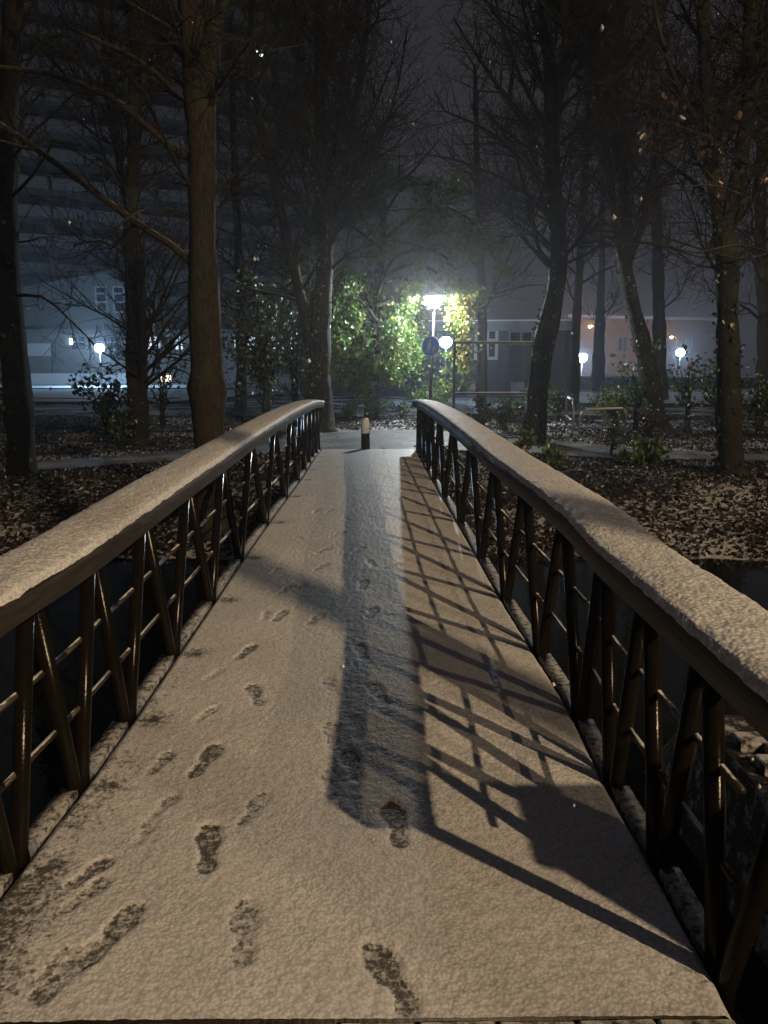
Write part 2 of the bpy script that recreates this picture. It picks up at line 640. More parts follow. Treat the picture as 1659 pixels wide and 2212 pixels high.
# ------------------------------------------------------------------ the footbridge
NS = np.array([1.42, 1.88, 2.353, 2.843, 3.367, 4.124, 5.059, 6.115, 7.397, 8.784, 10.089, 11.274, 12.375, 13.439, 14.498, 15.534])
NL = np.array([-1.235, -1.22, -1.20, -1.169, -1.138, -1.12, -1.105, -1.092, -1.061, -1.03, -1.018, -1.031, -1.059, -1.084, -1.103, -1.131])
NR = np.array([.945, .938, .932, .922, .923, .891, .854, .828, .796, .758, .738, .736, .742, .755, .773, .798])
NZ = np.array([-1.675, -1.66, -1.646, -1.634, -1.600, -1.570, -1.545, -1.515, -1.479, -1.449, -1.446, -1.460, -1.486, -1.523, -1.567, -1.617]) + CAM_H
RAIL_H = .85


def spl(q, v):
    """Catmull-Rom through the node table"""
    q = np.atleast_1d(np.asarray(q, float))
    m = np.gradient(v, NS)
    i = np.clip(np.searchsorted(NS, q) - 1, 0, len(NS) - 2)
    h = NS[i + 1] - NS[i]
    t = (q - NS[i]) / h
    return (2*t**3 - 3*t**2 + 1) * v[i] + (t**3 - 2*t**2 + t) * h * m[i] + (-2*t**3 + 3*t**2) * v[i+1] + (t**3 - t**2) * h * m[i+1]


PRINTS = [  # u, v of ball and heel in picture units, size, depth
    (818, 2068, 872, 2160, 1.0, 1.0), (850, 1748, 862, 1818, 1.0, 1.0), (455, 1795, 446, 1872, 1.0, 1.0),
    (532, 1955, 524, 2075, 1.1, .62), (275, 1990, 215, 2050, .95, .85), (190, 2065, 120, 2125, .95, .75), (572, 1722, 525, 1780, .8, .6),
    (466, 1620, 425, 1668, .95, .95), (358, 1640, 342, 1655, .6, .75), (548, 1488, 556, 1516, .9, .8),
    (545, 1400, 520, 1418, .8, .9), (757, 1632, 770, 1680, .9, .8), (715, 1665, 712, 1728, .85, .45),
    (812, 1490, 826, 1515, .9, .8), (612, 1326, 600, 1338, .8, .8), (690, 1334, 672, 1348, .7, .7),
    (628, 1270, 610, 1282, .7, .7), (788, 1255, 780, 1275, .75, .8), (810, 1318, 798, 1334, .8, .8),
    (778, 1402, 784, 1420, .8, .75), (712, 1474, 718, 1494, .75, .5), (715, 1572, 716, 1606, .8, .55),
    (708, 1187, 692, 1193, .7, .7), (738, 1153, 724, 1158, .7, .6), (858, 1222, 842, 1228, .7, .7),
    (702, 1223, 690, 1229, .7, .6), (780, 1187, 770, 1193, .7, .7), (578, 1326, 572, 1336, .6, .4),
    (452, 1540, 440, 1548, .5, .5), (362, 1736, 350, 1746, .5, .55), (322, 1788, 312, 1802, .55, .5),
    (205, 1880, 186, 1892, .6, .9), (200, 1925, 178, 1940, .6, .7), (468, 1456, 458, 1462, .5, .45),
    (690, 1102, 680, 1107, .6, .6), (716, 1103, 706, 1108, .6, .5), (648, 1272, 640, 1276, .6, .4),
    (800, 1215, 806, 1222, .6, .6), (745, 1120, 752, 1125, .6, .4), (640, 1160, 652, 1166, .5, .35),
    (130, 2080, 110, 2096, .5, .5), (600, 1230, 590, 1238, .5, .35), (770, 1560, 776, 1590, .8, .4)]


def deck_z(s):
    return spl(s, NZ)


def on_deck(px, py):
    z = 0.05
    for _ in range(6):
        g = G(px, py, z)
        z = float(deck_z(min(max(g.y, 1.5), 15.5))[0])
    return g


def build_bridge():
    root = thing('footbridge', 'arched timber footbridge with snow on deck and handrails, zigzag railing posts', 'bridge', (0, 0, 0))
    s0, s1 = 1.72, 15.62
    # deck boards core
    q = np.linspace(s0, s1, 60)
    L, Rr, Z = spl(q, NL) + .012, spl(q, NR) - .012, deck_z(q)
    V, F = [], []
    for i in range(len(q)):
        V += [(L[i], q[i], Z[i] - .012), (Rr[i], q[i], Z[i] - .012), (Rr[i], q[i], Z[i] - .075), (L[i], q[i], Z[i] - .075)]
    for i in range(len(q) - 1):
        for a, b in ((0, 1), (1, 2), (2, 3), (3, 0)):
            F.append((i * 4 + a, i * 4 + b, i * 4 + 4 + b, i * 4 + 4 + a))
    F += [(0, 3, 2, 1), ((len(q)-1)*4, (len(q)-1)*4+1, (len(q)-1)*4+2, (len(q)-1)*4+3)]
    deck = obj('deck', np_mesh('deck', V, F), M['timber'], root)
    # bearers under the deck
    for x in (-.75, .45):
        mb = MB()
        for i in range(len(q) - 1):
            pass
        V, F = [], []
        for i in range(len(q)):
            for dx, dz in ((-.09, -.09), (.09, -.09), (.09, -.36), (-.09, -.36)):
                V.append((x + dx, q[i], Z[i] + dz))
        for i in range(len(q) - 1):
            for a, b in ((0, 1), (1, 2), (2, 3), (3, 0)):
                F.append((i * 4 + a, i * 4 + b, i * 4 + 4 + b, i * 4 + 4 + a))
        obj('bearer', np_mesh('bearer', V, F), M['timber'], root)

    # snow on the deck: a fine sheet with trodden prints
    ss = [s0]
    while ss[-1] < s1: ss.append(ss[-1] + .009 * max(1.0, ss[-1] / 3.0))
    ss = np.array(ss)
    nu = 210
    u = np.linspace(0, 1, nu)
    S, U = np.meshgrid(ss, u, indexing='ij')
    Lq, Rq, Zq = spl(ss, NL) + .012, spl(ss, NR) - .012, deck_z(ss)
    ragged = .012 * (fbm(ss * 12, ss * 0 + 2, 11) - .5)
    X = (Lq + ragged)[:, None] * (1 - U) + (Rq + ragged)[:, None] * U
    h = .018 + .006 * (fbm(X * 3, S * 3, 21) - .5) + .005 * (fbm(X * 48, S * 48, 22, 2) - .5) + .0032 * (fbm(X * 110, S * 110, 23, 2) - .5)
    thin = np.zeros_like(X)
    edge = np.minimum(X - Lq[:, None], Rq[:, None] - X)
    dl = X - Lq[:, None]
    near = np.clip((4.6 - S) / 2.0, 0, 1)
    thin += np.clip(1.15 - dl / (.18 + .34 * near), 0, 1) * (.24 + .40 * near) * np.clip(fbm(X * 5, S * 5, 31) * 1.5, 0, 1)
    thin += np.clip(1 - (Rq[:, None] - X) / .10, 0, 1) * .3 * fbm(X * 6, S * 6, 33)
    # dark wet marks at the feet of the posts
    for k in range(1, len(NS)):
        for xn in (NL[k], NR[k]):
            d = np.hypot(X - xn - (.1 if xn < 0 else -.05), (S - NS[k] + .03) * 1.1)
            thin = np.maximum(thin, .75 * np.clip(1 - d / .2, 0, 1) * (1 if xn < 0 else .6))
    for (ax, ay, bx, by, sz, dp) in PRINTS:
        A, B = on_deck(ax, ay), on_deck(bx, by)
        d = Vector((A.x - B.x, A.y - B.y))
        d = d.normalized() if d.length > 1e-4 else Vector((0, 1))
        mid = Vector(((A.x + B.x) / 2, (A.y + B.y) / 2))
        T = .29 * min(sz, 1.0) if sz > .75 else .25 * sz / .75
        e = Vector((-d.y, d.x))
        tx = ((X - mid.x) * d.x + (S - mid.y) * d.y) / T
        ty = ((X - mid.x) * e.x + (S - mid.y) * e.y) / T
        sole = np.hypot((tx - .19) / .31, (ty - .015) / .172)       # ball and toes
        heel = np.hypot((tx + .34) / .165, ty / .128)               # heel
        waist = np.maximum(np.abs(tx + .1) / .26, np.abs(ty) / .105)
        dd = np.minimum(np.minimum(sole, heel), waist) + .34 * (fbm(X * 30, S * 30, 41) - .5)
        k = np.clip((1.12 - dd) / .28, 0, 1)
        k = k * k * (3 - 2 * k)
        tread = .78 + .30 * (fbm(X * 55, S * 55, 43) - .2)
        thin = np.maximum(thin, k * (.34 + .40 * dp) * tread)
        h = h * (1 - k * .38 * dp)
        rim = np.clip(1 - np.abs(dd - 1.28) / .22, 0, 1)
        h = h + rim * .0006 * dp
    h *= (1 - .55 * np.clip(thin, 0, 1) * (edge < .4))
    Zs = Zq[:, None] - .010 + h
    ed = np.clip(edge / .02, 0, 1)
    Zs = np.where(edge < .02, Zq[:, None] - .012 + (Zs - Zq[:, None] + .012) * ed, Zs)
    V = np.stack([X.ravel(), S.ravel(), Zs.ravel()], 1)
    ns = len(ss)
    i = np.arange((ns - 1) * (nu - 1)); r, c = i // (nu - 1), i % (nu - 1)
    a = r * nu + c
    F = np.stack([a, a + 1, a + nu + 1, a + nu], 1)
    me = np_mesh('deck_snow', V, F)
    att = me.attributes.new('thin', 'FLOAT', 'POINT')
    att.data.foreach_set('value', np.clip(thin, 0, 1).ravel().astype(np.float32))
    o = obj('snow_layer', me, M['deck_snow'], deck, True)
    tag(o, 'thin crusty snow with dark footprints')

    # each side: edge boards, handrail with snow, posts, rods
    postme = {}
    for side, NX in ((-1, NL), (1, NR)):
        for k in range(1, len(NS) - 1):
            a, b = NS[k] + .06, NS[k + 1] - .05
            qq = np.linspace(a, b, 5)
            xx, zz = spl(qq, NX), deck_z(qq)
            V, F = [], []
            for i in range(5):
                for dx, dz in ((.008, .006), (.078, .006), (.078, -.06), (.008, -.06)):
                    V.append((xx[i] + side * dx, qq[i], zz[i] + dz))
            for i in range(4):
                for p, n in ((0, 1), (1, 2), (2, 3), (3, 0)):
                    F.append((i * 4 + p, i * 4 + n, i * 4 + 4 + n, i * 4 + 4 + p))
            F += [(0, 1, 2, 3), (16, 17, 18, 19)]
            obj('edge_board', np_mesh('edge_board', V, F), M['strip'], root)
        # handrail timber
        qq = np.linspace(1.5, 15.66, 110)
        qc = np.clip(qq, NS[0], NS[-1])
        xx, zz = spl(qc, NX) + side * .045, deck_z(qc) + RAIL_H
        prof = [(-.115, .0), (.115, .0), (.125, .012), (.125, .103), (.112, .115), (-.112, .115), (-.125, .103), (-.125, .012)]
        V, F = [], []
        n = len(prof)
        for i in range(len(qq)):
            V += [(xx[i] + px, qq[i], zz[i] + pz) for px, pz in prof]
        for i in range(len(qq) - 1):
            for p in range(n):
                F.append((i * n + p, i * n + (p + 1) % n, (i + 1) * n + (p + 1) % n, (i + 1) * n + p))
        me = np_mesh('handrail', V, F)
        rail = obj('handrail', me, M['timber'], root)
        # end caps
        for i in (0, len(qq) - 1):
            mb = MB().add([(V[i * n + p][0], V[i * n + p][1] + (-.002 if i == 0 else .002), V[i * n + p][2]) for p in range(n)], [tuple(range(n))])
            mb.build('end_grain', M['timber'], rail)
        # snow cap
        qs = [1.5]
        while qs[-1] < 15.66: qs.append(qs[-1] + .010 * max(1.0, qs[-1] / 2.2))
        qs = np.array(qs); qsc = np.clip(qs, NS[0], NS[-1])
        nu2 = 34
        u = np.linspace(-1, 1, nu2)
        xr, zr = spl(qsc, NX) + side * .045, deck_z(qsc) + RAIL_H + .115
        Sx, Ux = np.meshgrid(qs, u, indexing='ij')
        lip = .010 * (fbm(qs * 14, qs * 0 + side, 51, 3)[:, None] - .4) * np.abs(Ux) ** 3
        wx = .134 + lip
        Xx = xr[:, None] + Ux * wx
        th = .010 + .018 * (1 - np.abs(Ux) ** 4) * (.6 + .8 * fbm(Xx * 3, Sx * 3, 55)[...]) + .005 * (fbm(Xx * 60, Sx * 60, 52, 2) - .5) + .007 * (fbm(Xx * 24, Sx * 24, 53, 2) - .5)
        th = np.where(np.abs(Ux) > .98, -.004 - .016 * fbm(Sx * 16, Ux * 0 + .5, 54, 3), np.maximum(th, .003))
        Zz = zr[:, None] + th
        V = np.stack([Xx.ravel(), Sx.ravel(), Zz.ravel()], 1)
        ns = len(qs)
        i = np.arange((ns - 1) * (nu2 - 1)); r, c = i // (nu2 - 1), i % (nu2 - 1)
        a = r * nu2 + c
        F = np.stack([a, a + 1, a + nu2 + 1, a + nu2], 1)
        tag(obj('snow_cap', np_mesh('snow_cap', V, F), M['rail_snow'], rail, True), 'snow lying along the handrail')
        # zigzag posts
        nodes = [(NX[k] + side * .03, NS[k], NZ[k]) for k in range(1, len(NS))]
        for k in range(len(nodes)):
            xb, yb, zb = nodes[k]
            for dirn in (-1, 1):
                j = k + dirn
                if j < 0:
                    ty = yb - .30; tx = xb; tz = zb + RAIL_H
                elif j >= len(nodes):
                    continue
                else:
                    ty = (yb + nodes[j][1]) / 2 - dirn * .025
                    tx = (xb + nodes[j][0]) / 2
                    tz = float(deck_z(ty)[0]) + RAIL_H
                by = yb + dirn * .03
                mb = MB().tube([(xb, by, zb - .16), (xb + (tx - xb) * .02, by, zb - .02), (tx, ty, tz + .01)], .0305, 10)
                mb.build('post', M['post'], root, True)
        # rods
        for hfr in (.33, .64):
            for k in range(len(nodes) - 1):
                a, b = nodes[k], nodes[k + 1]
                mb = MB().tube([(a[0] + side * .012, a[1], a[2] + RAIL_H * hfr), (b[0] + side * .012, b[1], b[2] + RAIL_H * hfr)], .0125, 6)
                mb.build('rod', M['rod'], root, True)
    return root


build_bridge()

# ------------------------------------------------------------------ lamps
def point(name, loc, power, col, size, parent=None):
    ld = bpy.data.lights.new(name, 'POINT')
    ld.energy = power
    ld.color = col
    ld.shadow_soft_size = size
    o = bpy.data.objects.new(name, ld)
    COL.objects.link(o)
    o.location = loc
    if parent is not None: o.parent = parent
    return o


def park_lamp(base, h, label, power, scale=1.0, lean=0.0, col=WHITE_COL, glow_globe=False):
    """post-top lantern: tapered pole, inverted cone glass, shallow cap"""
    t = thing('street_lamp', label, 'street lamp', base, 'white street lamps')
    top = h - .42 * scale
    MB().tube([(0, 0, 0), (lean * .3, 0, h * .3), (lean, 0, top)], [.055, .048, .036], 10).build('pole', M['pole'], t, True)
    c = (lean, 0, top)
    MB().lathe([(.036, 0), (.048, .02), (.036, .05)], 12, c).build('collar', M['pole'], t, True)
    s = scale
    if glow_globe:  # far lamps: larger round glass, their bloom put into the shape
        MB().lathe([(.001, .03), (.10 * s, .05), (.20 * s, .12 * s), (.24 * s, .23 * s), (.21 * s, .34 * s), (.12 * s, .42 * s)], 18, c).build('lantern_glass', M['lantern'], t, True)
        MB().lathe([(.125 * s, .42 * s), (.13 * s, .44 * s), (.06 * s, .49 * s), (.001, .50 * s)], 14, c).build('lamp_cap', M['pole'], t, True)
        point('lamp_light', (lean, 0, top + .2 * s), power, col, .07, t)
        return t
    MB().lathe([(.10 * s, .05), (.24 * s, .27 * s), (.235 * s, .30 * s)], 18, c).build('lantern_glass', M['lantern'], t, True)
    MB().lathe([(.255 * s, .30 * s), (.25 * s, .32 * s), (.14 * s, .41 * s), (.05 * s, .44 * s), (0.001, .45 * s)], 18, c).build('lamp_cap', M['pole'], t, True)
    point('lamp_light', (lean, 0, top + .25 * s), power, col, .06, t)
    return t


LB = P(928, 913, 24.0); LB.z = 0
LT = P(938, 645, 24.0)
lamp1 = park_lamp((LB.x, 24.0, 0), LT.z + .2, 'lit white street lamp nearest the bridge, with the round blue sign on its pole', 1500, 1.25, LT.x - LB.x, (.90, .97, 1.0))
l2 = P(963, 738, 38)
park_lamp((l2.x, 38, 0), l2.z + .22, 'lit white street lamp glowing through leaves just right of the blue sign', 520, 1.3, glow_globe=True)
l3 = P(215, 749, 66)
park_lamp((l3.x, 66, 0), l3.z + .22, 'lit white street lamp on the snowy lawn far left', 3500, 1.7, glow_globe=True)
l4 = P(1258, 769, 70)
park_lamp((l4.x, 70, -.5), l4.z + .72, 'lit white street lamp left of the far right hedge, before the orange wall', 2600, 1.9, glow_globe=True)
l5 = P(1470, 759, 74)
park_lamp((l5.x, 74, -.1), l5.z + .3, 'lit white street lamp farthest right, beyond the thin saplings', 2400, 1.7, glow_globe=True)


def road_lamp(base, h, label, power, size):
    t = thing('road_lamp', label, 'street lamp', base)
    MB().tube([(0, 0, 0), (0, 0, h * .6), (0, 0, h), (-.2, .25, h + .25), (-.8, .95, h + .32)], [.09, .07, .05, .045, .04], 10).build('mast', M['galv'], t, True)
    Mx = Matrix.Translation((-1.0, 1.18, h + .30)) @ Matrix.Rotation(R(40), 4, 'Z')
    MB().box(-.14, .14, -.38, .38, 0, .12, Mx, .03).build('lamp_head', M['galv'], t)
    Mx = Matrix.Translation((-1.0, 1.18, h + .29)) @ Matrix.Rotation(R(40), 4, 'Z')
    MB().box(-.10, .10, -.28, .28, -.06, -.002, Mx, .02).build('lantern_glass', M['lantern_warm'], t)
    point('lamp_light', (-1.0, 1.18, h + .18), power, WARM_COL, size, t)
    return t


road_lamp((LAMP_WARM[0] + 1.0, LAMP_WARM[1] - 1.18, 0), LAMP_WARM[2] - .2, 'tall orange road lamp behind the near end of the bridge', WARM_POWER, .13)
road_lamp((21.6, -17.2, 0), 14.3, 'second taller orange road lamp farther behind the bridge', 6200, .15)

# ------------------------------------------------------------------ the blue sign on the lamp pole
def build_sign():
    c = P(930, 748, 23.72)
    t = thing('pedestrian_sign', 'round blue pedestrian sign with white adult and child, on the lamp pole', 'sign', c)
    t.rotation_euler = (R(-7), R(4), R(-30))
    r = .30
    n = 36

    def disc(rad, y0, y1, name, m):
        vs = [(rad * math.cos(2 * math.pi * i / n), y0, rad * math.sin(2 * math.pi * i / n)) for i in range(n)]
        vs += [(rad * math.cos(2 * math.pi * i / n), y1, rad * math.sin(2 * math.pi * i / n)) for i in range(n)]
        fs = [tuple(range(n)), tuple(range(2 * n - 1, n - 1, -1))] + [(i, i + n, (i + 1) % n + n, (i + 1) % n) for i in range(n)]
        return MB().add(vs, fs).build(name, m, t)
    disc(r, -.004, .012, 'rim', M['white'])
    disc(r * .93, -.008, -.003, 'face', M['blue'])

    def figure(name, ox, oz, s):
        mb = MB()

        def poly(pts):
            k = len(pts)
            vs = [(ox + x * s, -.0115, oz + z * s) for x, z in pts] + [(ox + x * s, -.0075, oz + z * s) for x, z in pts]
            mb.add(vs, [tuple(range(k)), tuple(range(2 * k - 1, k - 1, -1))] + [(i, i + k, (i + 1) % k + k, (i + 1) % k) for i in range(k)])
        poly([(.055 * math.cos(a), .40 + .06 * math.sin(a)) for a in np.linspace(0, 2 * math.pi, 14)[:-1]])
        poly([(-.075, .45), (.075, .45), (.05, .475), (.035, .51), (-.035, .51), (-.05, .475)])        # hat
        poly([(-.06, .33), (.06, .33), (.10, .27), (.07, .02), (-.08, .02), (-.11, .25)])              # torso
        poly([(-.10, .27), (-.06, .31), (-.13, .0), (-.16, -.02), (-.17, .02)])                        # arm
        poly([(.10, .27), (.06, .31), (.15, .05), (.19, -.08), (.21, -.06), (.17, .07)])               # arm to child
        poly([(-.08, .03), (.0, .03), (-.09, -.25), (-.17, -.42), (-.22, -.40), (-.15, -.24)])         # leg
        poly([(-.02, .03), (.07, .03), (.10, -.22), (.10, -.42), (.05, -.44), (.02, -.22)])            # leg
        return mb.build(name, M['white'], t)
    figure('adult_figure', -.035, -.02, .43)
    figure('child_figure', .125, -.10, .25)
    Mx = Matrix.Identity(4)
    MB().box(-.03, .03, .012, .24, -.05, .05).build('bracket', M['galv'], t)


build_sign()

# ------------------------------------------------------------------ bollard, barriers, empty notice frame
def build_bollard():
    g = G(790, 966, .03)
    t = thing('bollard', 'short dark round bollard with pale top at the far end of the deck', 'bollard', (g.x, 15.72, .015))
    MB().lathe([(.092, 0), (.092, .02), (.086, .34)], 20).build('lower_post', M['black'], t, True)
    MB().lathe([(.088, .34), (.086, .56), (.078, .60), (.055, .635), (.02, .648), (.001, .65)], 20).build('pale_top', M['white'], t, True)


build_bollard()


def hoop(name, label, pts, r, crossz, group):
    """bent steel tube barrier through pts with a cross tube"""
    base = Vector((pts[0][0], pts[0][1], 0))
    t = thing(name, label, 'barrier', base, group)
    loc = [Vector(p) - base for p in pts]
    MB().tube(loc, r, 10).build('tube', M['galv'], t, True)
    a = loc[0].copy(); b = loc[-1].copy()
    a.z = b.z = crossz
    MB().tube([a, b], r * .9, 8).build('cross_tube', M['galv'], t, True)
    # snow along the top
    top = [p + Vector((0, 0, r * .75)) for p in loc if p.z > max(q.z for q in loc) - .06]
    if len(top) > 1:
        MB().tube(top, r * .8, 6, wob=.2).build('snow_cap', M['snow'], t, True)
    return t


def build_barriers():
    a, b = G(1222, 926), G(1236, 940)
    h = .86
    pts = [(a.x, a.y, 0), (a.x, a.y, h - .1), (a.x + (b.x - a.x) * .12, a.y + (b.y - a.y) * .12, h), (a.x + (b.x - a.x) * .88, a.y + (b.y - a.y) * .88, h), (b.x, b.y, h - .1), (b.x, b.y, 0)]
    hoop('tube_barrier', 'narrow upright steel tube barrier seen end on beside the side path', pts, .032, .36, 'steel barriers')
    a = G(1251, 938); b = Vector((a.x + 1.15, a.y - .1, 0))
    pts = [(a.x, a.y, 0), (a.x, a.y, .42), (a.x + .05, a.y, .55), (a.x + .16, a.y, .62), (b.x - .1, b.y, .66), (b.x, b.y, .58), (b.x, b.y, 0)]
    hoop('tube_barrier', 'low curved steel tube barrier reaching into the bushes', pts, .024, .18, 'steel barriers')


build_barriers()


def build_notice_frame():
    Y = 22.0
    a, b = P(982, 738, Y), P(1178, 738, Y)
    lo = P(982, 848, Y)
    t = thing('notice_frame', 'empty black steel notice frame on two posts before the dark building', 'frame', (a.x, Y, 0))
    w, zt, zb = b.x - a.x, a.z, lo.z
    MB().box(-.035, .035, -.035, .035, 0, zt).build('post', M['black'], t)
    MB().box(w - .035, w + .035, -.035, .035, 0, zt).build('post', M['black'], t)
    MB().box(.037, w - .037, -.03, .03, zt - .06, zt - .002).build('top_bar', M['black'], t)
    MB().box(.037, w - .037, -.03, .03, zb - .06, zb).build('bottom_bar', M['black'], t)
    MB().box(.0, w, -.03, .03, zt + .001, zt + .016).build('snow_cap', M['snow'], t)
    MB().box(.04, w - .04, -.028, .028, zb + .002, zb + .014).build('snow_cap', M['snow'], t)
    for i in range(6):
        x = .2 + (w - .4) * i / 5
        MB().box(x - .03, x + .03, -.02, .02, zt - .125, zt - .061).build('clip', M['black'], t)
        MB().box(x - .03, x + .03, -.02, .02, zb + .015, zb + .075).build('clip', M['black'], t)
    for i in range(3):
        z = zb + (zt - zb) * (.2 + .3 * i)
        MB().box(.036, .09, -.02, .02, z - .035, z + .035).build('clip', M['black'], t)


build_notice_frame()

t = thing('shadow_blocker', 'unseen added cabinet beside the near right handrail', 'blocker', (1.72, .98, -.02))
MB().box(0, .46, 0, .38, .06, 1.10, None, .02).build('body', M['blocker'], t)  # unseen box, added and sized to cast the block shadow on the deck
MB().box(-.02, .48, -.02, .40, 1.102, 1.15, None, .015).build('roof', M['blocker'], t)
MB().box(.03, .43, .03, .35, 0, .058).build('plinth', M['concrete'], t)

# ------------------------------------------------------------------ buildings
def xform(a, b):
    """local x from a to b along the ground, local y away from the viewer"""
    d = Vector((b[0] - a[0], b[1] - a[1], 0))
    L = d.length
    d.normalize()
    n = Vector((-d.y, d.x, 0))
    return Matrix(((d.x, n.x, 0, a[0]), (d.y, n.y, 0, a[1]), (0, 0, 1, 0), (0, 0, 0, 1))), L


def window(parent, x0, x1, z0, z1, y, frame, pane, mull=(), trans=(), fw=.07):
    """frame of bars with a recessed pane"""
    mb = MB()
    mb.box(x0, x0 + fw, y - .05, y, z0, z1).box(x1 - fw, x1, y - .05, y, z0, z1)
    mb.box(x0 + fw, x1 - fw, y - .05, y, z0, z0 + fw).box(x0 + fw, x1 - fw, y - .05, y, z1 - fw, z1)
    for m in mull:
        xm = x0 + (x1 - x0) * m
        mb.box(xm - fw / 2, xm + fw / 2, y - .045, y, z0 + fw, z1 - fw)
    for m in trans:
        zm = z0 + (z1 - z0) * m
        mb.box(x0 + fw, x1 - fw, y - .042, y, zm - fw / 2, zm + fw / 2)
    f = mb.build('window', frame, parent)
    MB().box(x0 + fw * .5, x1 - fw * .5, y - .02, y - .004, z0 + fw * .5, z1 - fw * .5).build('pane', pane, f)
    return f


def build_dark_building():
    Y = 44.0
    a, b = P(640, 800, Y + 2), P(1232, 800, Y)
    t = thing('dark_clad_building', 'low dark clad building with white framed window behind the notice frame', 'building', (0, 0, 0))
    mx, L = xform((a.x, Y + 2), (b.x, Y))
    t.matrix_world = mx
    H = P(1100, 690, Y).z
    MB().box(0, L, 0, 9, -.1, H - .62).build('wall', M['cladding'], t)
    n = 46
    for i in range(n):       # vertical boards
        x = L * (i + .5) / n
        MB().box(x - L / n * .46, x + L / n * .46, -.022, -.001, .05, H - .66).build('board', M['cladding'], t)
    MB().box(-.25, L + .25, -.3, 9.2, H - .6, H - .08).build('fascia', M['fascia'], t)
    MB().box(-.25, L + .25, -.3, 9.2, H - .075, H).build('roof', M['snow'], t)

    def lx(px): return (mx.inverted() @ P(px, 760, Y)).x
    z = lambda py: P(1050, py, Y).z
    window(t, lx(1024), lx(1076), z(777), z(708), -.03, M['frame'], M['glass'], (.55,), (.62,), .17)
    window(t, lx(1098), lx(1152), z(744), z(713), -.03, M['fascia'], M['glass'], (.5,), (), .12)
    for px in (760, 830):
        window(t, lx(px), lx(px + 46), z(777), z(716), -.03, M['fascia'], M['glass'], (.5,), (.62,), .12)
    for px in (1012, 1106):
        MB().box(lx(px), lx(px) + .75, -.30, -.03, .1, .9).build('vent_box', M['fascia'], t)
    MB().box(L - .22, L - .02, -.12, -.03, .1, H - .7).build('drain_pipe', M['black'], t)
    c = mx.inverted() @ P(1236, 713, Y)
    MB().lathe([(.001, -.07), (.07, -.04), (.08, .0), (.05, .06), (.001, .08)], 10, (L + .12, .3, c.z)).build('wall_lamp', M['spark'], t, True)


build_dark_building()


def build_school():
    Y = 82.0
    a, b = P(-240, 800, Y), P(650, 800, Y)
    t = thing('school_building', 'long pale low building with lit windows behind the snowy lawn', 'building', (0, 0, 0))
    mx, L = xform((a.x, Y), (b.x, Y))
    t.matrix_world = mx
    inv = mx.inverted()
    lx = lambda px: (inv @ P(px, 780, Y)).x
    z = lambda py: P(300, py, Y).z
    MB().box(0, L, 0, 12, -.2, z(720)).build('wall', M['concrete'], t)
    MB().box(-.4, L + .4, -.8, 12.4, z(720) + .01, z(712)).build('canopy', M['render'], t)
    # the upper storey with the rising roof line
    x0, x1 = lx(-120), lx(300)
    V = [(x0, 3, z(712)), (x1, 3, z(712)), (x1, 3, z(566)), (x0, 3, z(640)), (x0, 14, z(712)), (x1, 14, z(712)), (x1, 14, z(566)), (x0, 14, z(640))]
    MB().add(V, [(0, 1, 2, 3), (7, 6, 5, 4), (0, 4, 5, 1), (1, 5, 6, 2), (2, 6, 7, 3), (3, 7, 4, 0)]).build('upper_storey', M['render'], t)
    z3 = lambda py: P(300, py, Y + 3).z
    for px in (193, 232):
        window(t, lx(px), lx(px + 27), z3(676), z3(618), 2.95, M['frame'], M['glass'], (), (.4, .72), .18)
    MB().box(lx(18), lx(112), -.1, -.01, z(769), z(742)).build('white_panel', M['white'], t)
    # ribbon of windows, some lit
    spans = [(155, 190, 0), (192, 262, 0), (315, 352, 1), (354, 376, 0), (378, 400, 1), (440, 492, 0), (505, 556, 1), (560, 600, 2), (602, 640, 2)]
    for p0, p1, lit in spans:
        window(t, lx(p0), lx(p1), z(758), z(724), -.06, M['concrete'], (M['glass'], M['lit'], M['lit'])[lit], (.5,), (.55,), .16)
    # parapet and basement windows
    MB().box(lx(60), lx(300), -4.2, -3.9, 0, z(806)).build('parapet', M['white'], t)
    for p0, p1 in ((197, 219), (252, 276), (342, 368), (130, 150)):
        MB().box(lx(p0), lx(p1), -.14, -.07, z(824), z(811)).build('basement_window', M['lit_warm'] if p0 != 130 else M['glass'], t)
    MB().box(lx(156), lx(160), -.3, -.05, z(744), z(732)).build('wall_lamp', M['spark'], t)


build_school()


